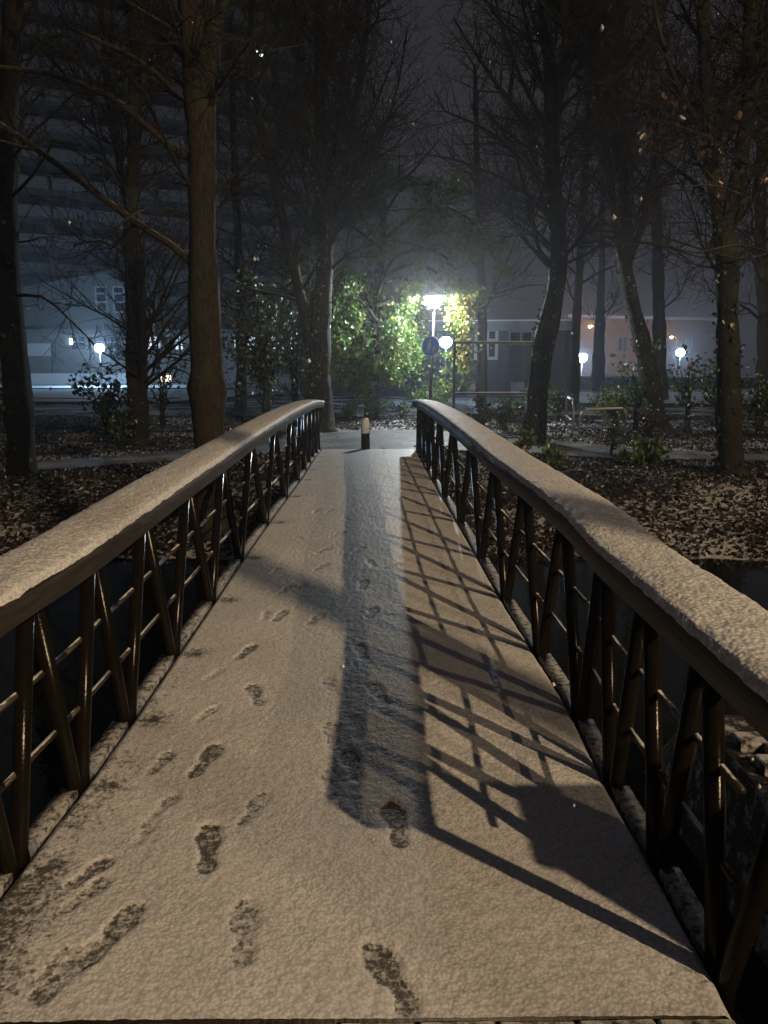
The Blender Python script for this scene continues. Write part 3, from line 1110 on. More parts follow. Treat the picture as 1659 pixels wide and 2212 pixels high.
def build_tower():
    a, b = P(40, 600, 90), P(660, 600, 106)
    t = thing('apartment_tower', 'tall apartment tower with stacked balcony bands rising behind the left trees', 'building', (0, 0, 0))
    mx, L = xform((a.x, 90), (b.x, 106))
    t.matrix_world = mx
    fl, nf = 3.05, 18
    MB().box(0, L, 0, 12, -.2, fl * nf).build('wall', M['recess'], t)
    MB().box(L + .01, L + .6, -1.3, 12, -.2, fl * nf + .4).build('end_wall', M['concrete'], t)
    MB().box(-.3, L + .7, -1.5, 12.3, fl * nf + .41, fl * nf + 1.0).build('roof', M['concrete'], t)
    pw = L / 9
    par = MB().box(0, pw - .35, -1.45, -1.3, 0, 1.05).box(0, pw - .35, -1.3, -.01, -.16, 0).mesh('balcony')
    par.materials.append(M['band'])
    wm = MB().box(.3, pw - .7, -.06, -.01, .15, 2.2).mesh('window')
    wm.materials.append(M['glass'])
    for f in range(3, nf):
        for i in range(9):
            o = bpy.data.objects.new('balcony', par); COL.objects.link(o); o.parent = t; o.location = (i * pw + .15, 0, f * fl)
            o2 = bpy.data.objects.new('window', wm); COL.objects.link(o2); o2.parent = t; o2.location = (i * pw + .15, 0, f * fl + .1)
    inv = mx.inverted()
    for px, py, r in ((563, 121, .22), (552, 116, .10), (557, 112, .08)):
        c = inv @ P(px, py, 102.2)
        MB().lathe([(.001, -r), (r * .8, -r * .5), (r, 0), (r * .8, r * .5), (.001, r)], 8, (c.x, -1.6, c.z)).build('balcony_lamp', M['spark'], t, True)


build_tower()


def build_right_background():
    Y = 84.0
    a, b = P(1225, 800, Y), P(1560, 800, Y + 6)
    t = thing('brick_building', 'orange lit brick building far right behind the hedge', 'building', (0, 0, 0))
    mx, L = xform((a.x, Y), (b.x, Y + 6))
    t.matrix_world = mx
    inv = mx.inverted()
    lx = lambda px: (inv @ P(px, 780, Y + 2)).x
    z = lambda py: P(1300, py, Y).z
    MB().box(0, L, 0, 10, -1, z(686)).build('wall', M['redbrick'], t)
    MB().box(-.3, L + .3, -.3, 10.3, z(686) + .01, z(680)).build('roof', M['concrete'], t)
    for px in (1275, 1330, 1390, 1450, 1510):
        window(t, lx(px), lx(px + 24), z(760), z(725), -.02, M['recess'], M['glass'], (.5,), (), .12)
    # small sodium lamps before it
    for px, py, YY, pw, lab in ((1288, 708, 76, 900, 'small orange road lamp in front of the far brick building'),
                                (1463, 731, 80, 500, 'small pale orange road lamp above the far right white lamp')):
        p = P(px, py, YY)
        l = thing('sodium_lamp', lab, 'street lamp', (p.x, YY, -.5), 'orange far lamps')
        MB().tube([(0, 0, 0), (0, 0, p.z + .5), (-.5, 0, p.z + .75)], [.07, .05, .035], 8).build('mast', M['pole'], l, True)
        MB().lathe([(.001, -.16), (.14, -.06), (.16, 0), (.06, .08), (.001, .09)], 10, (-.62, 0, p.z + .62)).build('lantern_glass', M['lantern_warm'], l, True)
        point('lamp_light', (-.62, 0, p.z + .60), pw, (1, .5, .18), .08, l)


build_right_background()

# ------------------------------------------------------------------ foliage helpers
def leaf_mesh(name, C, size, up=.5, droop=0.0, seed=1):
    """C (n,3) centres -> one mesh of six sided pointed leaves"""
    r = np.random.default_rng(seed)
    n = len(C)
    sz = size * r.uniform(.6, 1.25, n)[:, None]
    nrm = r.normal(size=(n, 3)); nrm[:, 2] = nrm[:, 2] * .6 + up
    nrm /= np.linalg.norm(nrm, axis=1)[:, None]
    d = r.normal(size=(n, 3)); d[:, 2] -= droop
    d -= nrm * (d * nrm).sum(1)[:, None]
    d /= np.linalg.norm(d, axis=1)[:, None] + 1e-9
    e = np.cross(nrm, d)
    prof = [(-.5, 0, 0), (-.18, .40, .10), (.22, .34, .10), (.58, 0, -.06), (.22, -.34, .10), (-.18, -.40, .10)]
    V = np.concatenate([(C + d * sz * a + e * sz * b + nrm * sz * c)[:, None, :] for a, b, c in prof], 1).reshape(-1, 3)
    b0 = np.arange(n)[:, None] * 6
    F = np.concatenate([b0 + np.array([[0, 1, 2, 3]]), b0 + np.array([[0, 3, 4, 5]])], 0)
    return np_mesh(name, V, F)


def wander(p, d, L, r0, n, bend, upw):
    """a crooked shoot: points and radii"""
    pts, rad = [p.copy()], [r0]
    d = d.normalized()
    for i in range(n):
        d = (d + Vector((random.gauss(0, bend), random.gauss(0, bend), random.gauss(0, bend) + upw))).normalized()
        p = p + d * (L / n)
        pts.append(p.copy())
        rad.append(max(.0035, r0 * (1 - .82 * (i + 1) / n)))
    return pts, rad


def lerp_path(pts, t):
    x = t * (len(pts) - 1)
    i = min(int(x), len(pts) - 2)
    return pts[i].lerp(pts[i + 1], x - i), (pts[i + 1] - pts[i]).normalized(), i + (x - i)


def shoots(mb, tips, path, rad, level, count, Lr, t0=.15, upw=.03, spread=1.0, flat=1.0):
    """children along a path, recursively, into one mesh builder"""
    for c in range(count):
        t = random.uniform(t0, 1)
        p, tan, x = lerp_path(path, t)
        r = np.interp(x, range(len(rad)), rad)
        side = tan.orthogonal().normalized()
        side.rotate(Matrix.Rotation(random.uniform(0, 2 * math.pi), 3, tan))
        side.y *= flat
        d = tan * random.uniform(.45, 1.0) + side * spread * random.uniform(.6, 1.1)
        L = random.uniform(*Lr) * (1.15 - .5 * t)
        r0 = min(r * .6, .012 + .011 * L)
        n = 5 if level > 1 else 4
        pts, rr = wander(p, d, L, r0, n, .16, upw)
        mb.tube(pts, rr, 5 if r0 > .02 else 3, cap=False)
        tips.append(pts)
        if level > 1:
            shoots(mb, tips, pts, rr, level - 1, max(2, int(count * .42) if level > 2 else random.randint(4, 7)), (L * .3, L * .62), .15, upw, spread, flat)


def px_path(spec, Y, dy=0.0):
    """[(px,py,width_px)...] at distance Y (drifting by dy) -> points and radii"""
    n = len(spec)
    pts, rad = [], []
    for i, (x, y, wd) in enumerate(spec):
        yy = Y + dy * i / max(1, n - 1)
        pts.append(P(x, y, yy)); rad.append(wd * .5 * yy / FPX)
    return pts, rad


def densify(pts, rad, step):
    """smooth the coarse path"""
    P2, R2 = [], []
    n = len(pts)
    for i in range(n - 1):
        p0, p1, p2, p3 = pts[max(i - 1, 0)], pts[i], pts[i + 1], pts[min(i + 2, n - 1)]
        k = max(2, int((p2 - p1).length / step))
        for j in range(k):
            t = j / k
            P2.append(.5 * ((2 * p1) + (p2 - p0) * t + (2 * p0 - 5 * p1 + 4 * p2 - p3) * t * t + (3 * p1 - p0 - 3 * p2 + p3) * t ** 3))
            R2.append(rad[i] * (1 - t) + rad[i + 1] * t)
    P2.append(pts[-1]); R2.append(rad[-1])
    return P2, R2


def tree(label, Y, stems, limbs=(), seed=1, nsh=26, lev=3, Lr=(1.2, 3.2), t0=.35, mat='bark', name='bare_tree', group='bare trees round the bridge', upw=.04, flare=1.5, ivy=0):
    """stems[0] is the trunk from its foot; all in picture units at distance Y"""
    random.seed(seed)
    pts, rad = px_path(stems[0], Y)
    base = pts[0].copy(); base.z = float(terrain(np.array([base.x]), np.array([base.y]))[0]) - .08
    pts[0] = base.copy()
    t = thing(name, label, 'tree', base, group)
    tw, tips = MB(), []
    for i, sp in enumerate(stems):
        p, r = (pts, rad) if i == 0 else px_path(sp, Y, random.uniform(-.8, .8))
        p, r = densify(p, r, .22)
        if i == 0:
            r = [q * (1 + (flare - 1) * max(0, 1 - k * .22 / .55) ** 2) for k, q in enumerate(r)]
        ph = random.uniform(0, 9)
        r = [q * (1 + .07 * math.sin(k * .55 + ph) + .05 * math.sin(k * 1.31 + 2 * ph)) for k, q in enumerate(r)]
        for _ in range(3):                                  # knots and healed limb scars
            kk = random.randrange(3, max(4, len(r) - 2))
            r[kk] *= 1.18; r[kk - 1] *= 1.07
        lo = [q - base for q in p]
        mb = MB().tube(lo, r, 16 if max(r) > .08 else 9, wob=.06)
        mb.build('trunk' if i == 0 else 'stem', M[mat], t, True)
        shoots(tw, tips, lo, r, lev, nsh if i == 0 else int(nsh * .7), Lr, t0 if i == 0 else .1, upw)
    for sp in limbs:
        p, r = px_path(sp, Y, random.uniform(-1.2, .6))
        p, r = densify(p, r, .25)
        lo = [q - base for q in p]
        MB().tube(lo, r, 8, wob=.06).build('branch', M[mat], t, True)
        shoots(tw, tips, lo, r, max(1, lev - 1), max(5, nsh // 3), (Lr[0] * .5, Lr[1] * .55), .2, upw)
    o = tw.build('crown', M['twig'], t)
    tag(o, kind='stuff')
    if ivy:
        rg = np.random.default_rng(seed)
        p, r = densify(pts, rad, .22)
        m = max(4, int(len(p) * .62))
        C = []
        for _ in range(ivy):
            i = int(m * rg.random() ** 1.4)
            a = rg.normal(2.6, 1.1)
            q = p[i].lerp(p[i + 1], rg.random()) - base
            rr = r[i] * 1.06 + .01 + abs(rg.normal(0, .025))
            C.append((q.x + math.cos(a) * rr, q.y + math.sin(a) * rr * (1 if rg.random() < .2 else -1), q.z + rg.normal(0, .05)))
        tag(obj('ivy', leaf_mesh('ivy', np.array(C), .07, .1, .6, seed), M['leaf_dark'], t), kind='stuff')
    return t, tips, base


# ------------------------------------------------------------------ the trees
tree('dark trunk at the far left edge, standing by the left path', 11.8,
     [[(48, 1032, 62), (42, 900, 58), (30, 760, 52), (20, 600, 46), (12, 420, 44), (18, 200, 40), (28, 0, 34), (34, -260, 24)]],
     [[(24, 640, 9), (90, 640, 6), (150, 690, 4), (205, 745, 3)], [(20, 430, 8), (70, 380, 6), (120, 300, 4)], [(22, 260, 12), (-60, 150, 9), (-120, 0, 6)]],
     seed=11, nsh=24, Lr=(.8, 2.4), ivy=200)
tree('twin stemmed dark tree second from the left, leafy shrub at its foot', 17.0,
     [[(300, 962, 52), (298, 880, 42), (292, 780, 38), (286, 620, 30), (284, 480, 30), (290, 300, 27), (292, 120, 24), (296, -60, 20), (300, -260, 14)],
      [(305, 900, 24), (309, 760, 18), (306, 640, 15), (300, 540, 13)],
      [(284, 480, 17), (262, 380, 14), (240, 250, 12), (225, 120, 10), (216, -60, 7)]],
     [[(292, 300, 8), (330, 220, 6), (380, 130, 4)], [(288, 560, 6), (220, 520, 4), (160, 530, 3)]],
     seed=12, nsh=38, Lr=(1.0, 3.2), ivy=260)
tree('thick warm lit brown trunk just left of the bridge, with long slanting branches', 9.6,
     [[(455, 1088, 78), (452, 960, 70), (446, 800, 66), (441, 640, 62), (437, 480, 58), (437, 330, 56), (432, 220, 62), (418, 100, 40), (408, -60, 36), (400, -260, 26)],
      [(440, 260, 38), (456, 120, 36), (462, 0, 32), (470, -240, 22)]],
     [[(420, 575, 16), (370, 530, 15), (290, 478, 14), (180, 396, 13), (90, 330, 12), (0, 268, 10), (-90, 210, 7)],
      [(425, 350, 15), (370, 318, 14), (300, 258, 12), (230, 205, 11), (110, 160, 9), (0, 145, 8), (-80, 130, 6)],
      [(430, 250, 12), (360, 180, 10), (300, 130, 8), (150, 60, 6)],
      [(445, 230, 9), (500, 150, 7), (560, 60, 5)],
      [(428, 470, 5), (330, 445, 4), (240, 500, 3), (180, 560, 2.5)]],
     seed=13, nsh=24, Lr=(.8, 2.3), t0=.5, mat='bark_lit')
tree('forked dark tree at the far left end of the bridge, lit along one edge', 20.5,
     [[(690, 925, 64), (690, 840, 54), (688, 760, 50), (692, 680, 44), (700, 600, 38), (702, 540, 32), (694, 400, 25), (690, 250, 22), (688, 100, 20), (690, -60, 16), (692, -240, 10)],
      [(676, 760, 34), (660, 690, 26), (640, 600, 22), (622, 520, 20), (598, 420, 18), (575, 320, 16), (555, 220, 14), (545, 120, 12), (540, -60, 8)],
      [(704, 570, 22), (722, 470, 18), (742, 380, 17), (760, 280, 15), (780, 150, 13), (800, 0, 10), (812, -140, 7)]],
     [[(694, 420, 8), (735, 330, 6), (740, 180, 5), (750, 40, 4)], [(716, 500, 9), (790, 430, 7), (880, 380, 5), (950, 300, 3)], [(690, 280, 8), (650, 160, 6), (640, 20, 4)],
      [(742, 400, 7), (820, 300, 5), (860, 180, 4), (880, 60, 3)], [(706, 590, 8), (770, 540, 6), (850, 520, 4), (930, 540, 3)]],
     seed=14, nsh=52, Lr=(1.4, 3.8), upw=.07, mat='bark_dark', flare=1.25, ivy=1500)
tree('crooked dark tree right of the bridge, its crown fanning over the path', 17.2,
     [[(1150, 962, 50), (1158, 880, 44), (1170, 770, 44), (1190, 680, 42), (1204, 600, 38), (1206, 520, 36), (1196, 420, 34), (1192, 300, 34), (1196, 210, 34), (1185, 120, 24), (1172, 0, 20), (1165, -220, 12)],
      [(1200, 220, 28), (1225, 130, 24), (1240, 30, 20), (1252, -180, 12)]],
     [[(1192, 420, 10), (1130, 350, 8), (1050, 280, 6), (960, 240, 4)], [(1192, 350, 10), (1120, 250, 8), (1050, 150, 6), (980, 40, 4)],
      [(1190, 290, 10), (1130, 180, 8), (1085, 60, 6), (1060, -60, 4)], [(1195, 250, 10), (1150, 110, 8), (1128, 0, 6)],
      [(1196, 480, 9), (1110, 400, 7), (1000, 350, 5), (900, 330, 3)], [(1200, 540, 8), (1120, 470, 6), (1040, 450, 4), (950, 470, 3)],
      [(1214, 560, 10), (1250, 520, 8), (1290, 480, 6)], [(1226, 150, 9), (1290, 180, 8), (1350, 150, 6), (1420, 60, 4)],
      [(1210, 200, 9), (1280, 90, 7), (1310, -20, 5)]],
     seed=15, nsh=52, Lr=(1.4, 4.0), upw=.06, flare=1.25, ivy=420)
tree('leaning tree on the right with one pale lit edge', 20.0,
     [[(1424, 936, 46), (1412, 860, 40), (1396, 780, 36), (1378, 700, 33), (1360, 630, 30), (1350, 570, 30), (1352, 480, 24), (1344, 380, 22), (1340, 200, 20), (1338, 0, 17), (1336, -200, 11)],
      [(1350, 580, 20), (1330, 500, 15), (1320, 400, 14), (1306, 300, 12), (1290, 200, 9), (1270, 80, 6)],
      [(1360, 560, 18), (1390, 480, 14), (1410, 380, 12), (1450, 280, 10), (1500, 200, 8), (1560, 110, 5)]],
     [[(1342, 260, 9), (1390, 180, 7), (1410, 60, 5)], [(1352, 520, 6), (1430, 530, 5), (1510, 555, 4), (1570, 560, 3)]],
     seed=16, nsh=44, Lr=(1.2, 3.6), ivy=420)
tree('straight dark trunk at the right, nearest the right path', 11.9,
     [[(1580, 1040, 60), (1576, 940, 50), (1574, 820, 46), (1572, 680, 44), (1568, 560, 46), (1556, 460, 40), (1540, 380, 30), (1528, 240, 26), (1520, 80, 24), (1516, -200, 16)],
      [(1566, 500, 34), (1590, 400, 32), (1606, 300, 32), (1622, 180, 32), (1624, 60, 30), (1632, -200, 22)]],
     [[(1530, 300, 12), (1470, 200, 11), (1430, 90, 9), (1405, -40, 7)], [(1604, 320, 9), (1640, 200, 7), (1700, 80, 5)],
      [(1690, 330, 6), (1600, 268, 5), (1520, 232, 4), (1440, 215, 3)], [(1700, 400, 6), (1590, 340, 5), (1500, 350, 4), (1420, 385, 3)],
      [(1720, 520, 6), (1620, 560, 5), (1520, 540, 4), (1430, 510, 3)]],
     seed=17, nsh=36, Lr=(.9, 2.8), ivy=170)
# the tree that stands behind the photographer and throws a trunk shadow over the bridge
random.seed(5)
tb = thing('bare_tree', 'straight tree standing behind the near right bank', 'tree', (5.6, -2.7, -.05), 'bare trees round the bridge')
tp, tr_ = densify([Vector(p) for p in ((0, 0, 0), (.03, .02, 2.5), (0, -.03, 5), (.05, 0, 7.5), (.02, .04, 11))], [.22, .14, .12, .10, .05], .3)
MB().tube(tp, tr_, 12, wob=.06).build('trunk', M['bark'], tb, True)
mb_ = MB(); shoots(mb_, [], tp, tr_, 1, 9, (1.0, 2.4), .72, .06)
tag(mb_.build('crown', M['twig'], tb), kind='stuff')

# background trees, dim in the haze
BGT = [('slim bare tree far right of the dark building', 34, [(1240, 890, 22), (1245, 700, 18), (1262, 420, 15), (1275, 120, 11), (1280, -80, 6)]),
       ('forked far tree silhouetted before the orange wall', 52, [(1292, 850, 28), (1294, 745, 24), (1296, 690, 20), (1300, 560, 12), (1302, 420, 8), (1304, 300, 4)]),
       ('dark far tree between the leaning tree and the right white lamp', 38, [(1428, 860, 30), (1424, 700, 26), (1420, 520, 22), (1414, 300, 16), (1410, 60, 10)]),
       ('far tree behind the thick brown trunk', 30, [(520, 900, 26), (522, 720, 22), (515, 520, 18), (505, 300, 14), (498, 40, 8)]),
       ('far tree behind the lamp, hidden in leaves', 33, [(1040, 880, 24), (1042, 700, 20), (1036, 520, 16), (1030, 330, 12), (1026, 140, 7)]),
       ('far right tree at the picture edge', 24, [(1650, 910, 30), (1650, 700, 26), (1642, 480, 22), (1650, 240, 18), (1660, 0, 12)])]
for i, (lab, Y, st) in enumerate(BGT):
    tree(lab, Y, [st], [], seed=40 + i, nsh=26, lev=3, Lr=(1.6, 4.2), t0=.25, mat='bark_dark', upw=.05, group='background trees')


# ------------------------------------------------------------------ the leafy tree round the lamp
def clump_points(specs, n, seed):
    r = np.random.default_rng(seed)
    w_ = np.array([max(.05, s[3] * s[4]) for s in specs]); w_ = w_ / w_.sum()
    out = []
    for s, k in zip(specs, (w_ * n).astype(int)):
        px, py, Y, rx, ry = s
        c = P(px, py, Y)
        q = r.normal(size=(k, 3)) * .5
        rx_, rz_ = rx * Y / FPX, ry * Y / FPX
        out.append(np.array([c.x, c.y, c.z]) + q * np.array([rx_, max(.5, rx_ * .9), rz_]))
    return np.concatenate(out)


def build_leafy_tree():
    random.seed(3)
    Y = 26.0
    base = P(800, 900, Y); base.z = 0
    t = thing('leafy_tree', 'green leaved tree whose drooping branches surround the nearest lamp', 'tree', base)
    st, rr = px_path([(800, 905, 30), (806, 800, 26), (812, 700, 22), (822, 560, 18), (830, 430, 10)], Y)
    st[0].z = -.05
    st, rr = densify(st, rr, .3)
    lo = [p - base for p in st]
    MB().tube(lo, rr, 10, wob=.08).build('trunk', M['bark'], t, True)
    specs = []
    r = random.Random(8)
    br = MB()
    arcs = [[(812, 700), (780, 610), (740, 590), (716, 680), (712, 780)], [(816, 640), (850, 560), (930, 540), (990, 590), (1008, 700), (1005, 800)],
            [(812, 690), (780, 650), (745, 660), (730, 740)], [(818, 620), (870, 600), (900, 640), (890, 740)], [(815, 660), (860, 660), (850, 740), (845, 800)],
            [(815, 700), (790, 690), (780, 740), (775, 810)], [(820, 600), (900, 570), (960, 610), (985, 700), (990, 780)],
            [(824, 540), (740, 480), (660, 500), (620, 580)], [(826, 520), (920, 450), (1010, 470), (1070, 560)], [(828, 480), (800, 420), (720, 420)], [(828, 470), (880, 400), (980, 410)]]
    for ai, arc in enumerate(arcs):
        yy = Y + r.uniform(-1.6, 1.6)
        if ai in (1, 6): yy = 25.0 + .4 * (ai == 6)
        pts, rad = px_path([(x, y, 7 - 4.5 * i / len(arc)) for i, (x, y) in enumerate(arc)], yy)
        pts, rad = densify(pts, rad, .25)
        br.tube([p - base for p in pts], rad, 5, cap=False)
        tips = []
        shoots(br, tips, [p - base for p in pts], rad, 2, 12, (.5, 1.3), .2, -.06)
        for tp in tips:
            for q in tp[1:]:
                specs.append((np.array(base + q), .09))
        for q in pts[len(pts) // 4:]:
            specs.append((np.array(q), .22))
    tag(br.build('branches', M['twig'], t), kind='stuff')
    rg = np.random.default_rng(9)
    C = []
    for c, s in specs:
        k = rg.integers(4, 8) if s < .2 else rg.integers(9, 15)
        q = rg.normal(size=(k, 3)) * s * 1.2
        q[:, 2] -= .06
        C.append(c + q)
    C = np.concatenate(C)
    # thin out the upper dome
    lim = P(829, 560, Y).z
    keep = (C[:, 2] < lim) | (rg.random(len(C)) < .8)
    C = C[keep]
    dome = [(rg.uniform(640, 1080), 0, rg.uniform(24.8, 28), rg.uniform(26, 50), rg.uniform(18, 34)) for _ in range(44)]
    dome = [(x, 590 - 130 * math.sqrt(max(0, 1 - ((x - 860) / 250) ** 2)) * rg.uniform(.2, 1.0), y, a, b) for x, _, y, a, b in dome]
    low = [(rg.uniform(716, 905), rg.uniform(600, 845), rg.uniform(25.2, 27.5), rg.uniform(18, 34), rg.uniform(18, 34)) for _ in range(40)]
    low += [(rg.uniform(940, 1015), rg.uniform(740, 845), rg.uniform(24.8, 26.5), rg.uniform(14, 24), rg.uniform(14, 24)) for _ in range(8)]
    C = np.concatenate([C, clump_points(dome, 3000, 71), clump_points(low, 3600, 72)])
    # keep the lantern and the sign clear on the side of the bridge
    lamp = np.array([LT.x, 24.0, LT.z])
    d = np.hypot(C[:, 0] - lamp[0], C[:, 2] - lamp[2])
    C = C[~((d < .42) & (C[:, 1] < 24.6))]
    sg = P(930, 748, 23.9)
    d = np.hypot(C[:, 0] - sg.x, C[:, 2] - sg.z)
    C = C[~((d < .5) & (C[:, 1] < 24.3))]
    def off_lamp2(Q):
        d2 = np.array([l2.x, 38.0, l2.z]) - np.array([0, 0, CAM_H])
        d2 = d2 / np.linalg.norm(d2)
        q = Q - np.array([0, 0, CAM_H])
        return np.linalg.norm(q - (q @ d2)[:, None] * d2, axis=1) > .34
    C = C[off_lamp2(C)]
    o = obj('crown', leaf_mesh('crown', C - np.array(base), .108, .25, .9, 4), M['leaf'], t)
    tag(o, kind='stuff')
    # the bright yellow spray right of the lantern
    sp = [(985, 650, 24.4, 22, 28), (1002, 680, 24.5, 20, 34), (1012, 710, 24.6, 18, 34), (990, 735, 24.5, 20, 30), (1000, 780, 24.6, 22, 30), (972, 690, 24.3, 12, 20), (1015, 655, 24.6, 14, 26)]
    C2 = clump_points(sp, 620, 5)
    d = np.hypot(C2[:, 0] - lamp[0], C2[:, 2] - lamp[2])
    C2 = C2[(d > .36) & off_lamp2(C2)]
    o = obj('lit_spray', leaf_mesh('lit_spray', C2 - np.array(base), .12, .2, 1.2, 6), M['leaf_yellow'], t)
    tag(o, 'bright yellow leaves beside the lantern', kind='stuff')


build_leafy_tree()


# ------------------------------------------------------------------ shrubs and saplings
def shrub(label, px, py, wpx, hpx, Y=None, n=260, size=.07, mat='leaf_dark', stems=7, seed=1, name='shrub', tall=False, group='shrubs on the banks'):
    """foot at (px,py) on the ground"""
    random.seed(seed)
    g = G(px, py) if Y is None else P(px, py, Y)
    Y = g.y
    b = Vector((g.x, g.y, float(terrain(np.array([g.x]), np.array([g.y]))[0]) - .03))
    t = thing(name, label, 'shrub' if not tall else 'sapling', b, group)
    W, H = wpx * Y / FPX / 2, hpx * Y / FPX
    mb, tips = MB(), []
    for i in range(stems):
        a = random.uniform(0, 2 * math.pi)
        out = random.uniform(.2, 1.0)
        tip = Vector((math.cos(a) * W * out, math.sin(a) * W * out * .8, H * random.uniform(.65, 1.05) * (1 - .35 * out * out)))
        p0 = Vector((random.uniform(-.08, .08), random.uniform(-.08, .08), 0))
        pts = [p0]
        for k in range(1, 6):
            f = k / 5
            pts.append(p0.lerp(Vector((tip.x * f ** 1.3, tip.y * f ** 1.3, tip.z)), f) * 1.0)
            pts[-1].z = tip.z * (f ** .8)
            pts[-1] += Vector((random.gauss(0, .025), random.gauss(0, .025), 0))
        r0 = .012 + .006 * H
        mb.tube(pts, [r0 * (1 - .75 * k / 5) for k in range(6)], 5, cap=False)
        tips.append(pts)
        shoots(mb, tips, pts, [r0 * (1 - .75 * k / 5) for k in range(6)], 1, 6, (H * .15, H * .4), .25, .02)
    tag(mb.build('stems', M['twig'], t), kind='stuff')
    rg = np.random.default_rng(seed)
    C = []
    for pts in tips:
        for q in pts[1:]:
            C.append(np.array(q))
    C = np.array(C)
    idx = rg.integers(0, len(C), n)
    s = max(.05, .10 * W)
    C = C[idx] + rg.normal(size=(n, 3)) * s
    C[:, 2] = np.maximum(C[:, 2], .03)
    tag(obj('foliage', leaf_mesh('foliage', C, size, .5, .5, seed), M[mat], t), kind='stuff')
    return t


shrub('olive leaved shrub at the left, against the snowy lawn', 232, 945, 190, 150, n=420, size=.11, mat='leaf_dark', seed=61, stems=9)
shrub('low dark shrub at the foot of the twin stemmed tree', 262, 965, 120, 80, n=380, size=.09, mat='leaf_dark', seed=62)
shrub('leafy sapling between the twin stemmed tree and the thick trunk', 355, 925, 110, 210, n=330, size=.10, mat='leaf_dark', seed=63, stems=6, tall=True, name='sapling')
shrub('dark ivy covered thicket left of the forked tree', 575, 915, 190, 330, Y=22.5, n=2600, size=.11, mat='leaf_dark', seed=64, stems=22)
shrub('ivy thicket hugging the forked tree, far left end of the bridge', 640, 920, 90, 300, Y=21.8, n=900, size=.10, mat='leaf_dark', seed=65, stems=10)
shrub('bright round shrub under the lamp', 935, 905, 110, 70, Y=25.2, n=1500, size=.06, mat='leaf', seed=66, stems=16)
shrub('low green bush beyond the path, left of the bollard', 750, 905, 80, 50, Y=24.6, n=500, size=.07, mat='leaf', seed=67)
shrub('low green bush beyond the path, behind the bollard', 812, 902, 90, 58, Y=25.4, n=560, size=.07, mat='leaf', seed=68)
shrub('small bush between bollard and lamp', 868, 905, 60, 44, Y=25.0, n=300, size=.07, mat='leaf_dark', seed=69)
shrub('arching leafy plant outside the right handrail, near the lamp pole', 1034, 935, 90, 78, n=260, size=.12, mat='leaf_dark', seed=70)
shrub('green plant behind the right handrail, left of the crooked tree', 1090, 935, 90, 70, n=300, size=.11, mat='leaf_dark', seed=71)
shrub('dark bush below the notice frame', 1108, 905, 90, 56, Y=23.5, n=420, size=.09, mat='leaf_dark', seed=72)
shrub('dark bush right of the crooked tree', 1205, 915, 90, 70, Y=24.0, n=520, size=.09, mat='leaf_dark', seed=73)
shrub('leafy plant leaning over the right handrail at the crooked tree foot', 1130, 985, 80, 60, n=260, size=.10, mat='leaf', seed=74)
shrub('leafy plant beside the right handrail, in front of the right path', 1196, 1012, 70, 50, n=200, size=.09, mat='leaf', seed=75)
shrub('green leafy plant at the edge of the right path', 1392, 1012, 130, 66, n=330, size=.11, mat='leaf', seed=76)
shrub('thin young plant with few leaves by the right path', 1318, 985, 60, 74, n=36, size=.11, mat='leaf', seed=77, stems=3, tall=True, name='sapling')
shrub('pale thicket behind the tube barriers', 1330, 930, 150, 96, n=900, size=.08, mat='leaf', seed=78, stems=16)
shrub('tall leafy sapling left of the leaning tree', 1372, 930, 120, 200, n=240, size=.11, mat='leaf', seed=79, stems=6, tall=True, name='sapling')
shrub('brown undergrowth at the foot of the leaning tree', 1400, 948, 120, 60, n=620, size=.07, mat='leaf_dry', seed=80, stems=14)
shrub('sparse sapling right of the leaning tree', 1482, 930, 100, 190, n=260, size=.11, mat='leaf_dark', seed=81, stems=5, tall=True, name='sapling')
shrub('sapling at the right, behind the straight trunk', 1545, 925, 120, 200, n=320, size=.11, mat='leaf_dark', seed=82, stems=6, tall=True, name='sapling')
shrub('dark bush at the right picture edge', 1640, 935, 130, 130, n=700, size=.10, mat='leaf_dark', seed=83, stems=12)
shrub('small green shrub at the left edge behind the dark trunk', 12, 925, 90, 80, n=260, size=.10, mat='leaf_dark', seed=84)


def hanging_leaves():
    """the brown leaved bough at upper right"""
    base = P(1640, 380, 10.5)
    t = thing('leafy_bough', 'bough with dry brown leaves hanging in from the upper right', 'branch', base)
    mb = MB()
    tips = []
    random.seed(31)
    for arc in ([(1700, 420), (1610, 350), (1540, 300), (1450, 268), (1400, 262)], [(1690, 470), (1600, 420), (1520, 400), (1430, 420)], [(1700, 560), (1600, 530), (1500, 545), (1420, 520)]):
        pts, rad = px_path([(x, y, 4.5 - .7 * i) for i, (x, y) in enumerate(arc)], 10.5)
        pts, rad = densify(pts, rad, .12)
        lo = [p - base for p in pts]
        mb.tube(lo, rad, 5, cap=False)
        shoots(mb, tips, lo, rad, 2, 16, (.3, .9), .1, -.04)
    tag(mb.build('twigs', M['twig'], t), kind='stuff')
    rg = np.random.default_rng(4)
    C = np.array([np.array(q) for tp in tips[:60] for q in tp[1:]])
    C = C[rg.integers(0, len(C), 170)] + rg.normal(size=(170, 3)) * .05
    tag(obj('leaves', leaf_mesh('leaves', C, .085, .1, 1.2, 3), M['leaf_dry'], t), kind='stuff')


hanging_leaves()

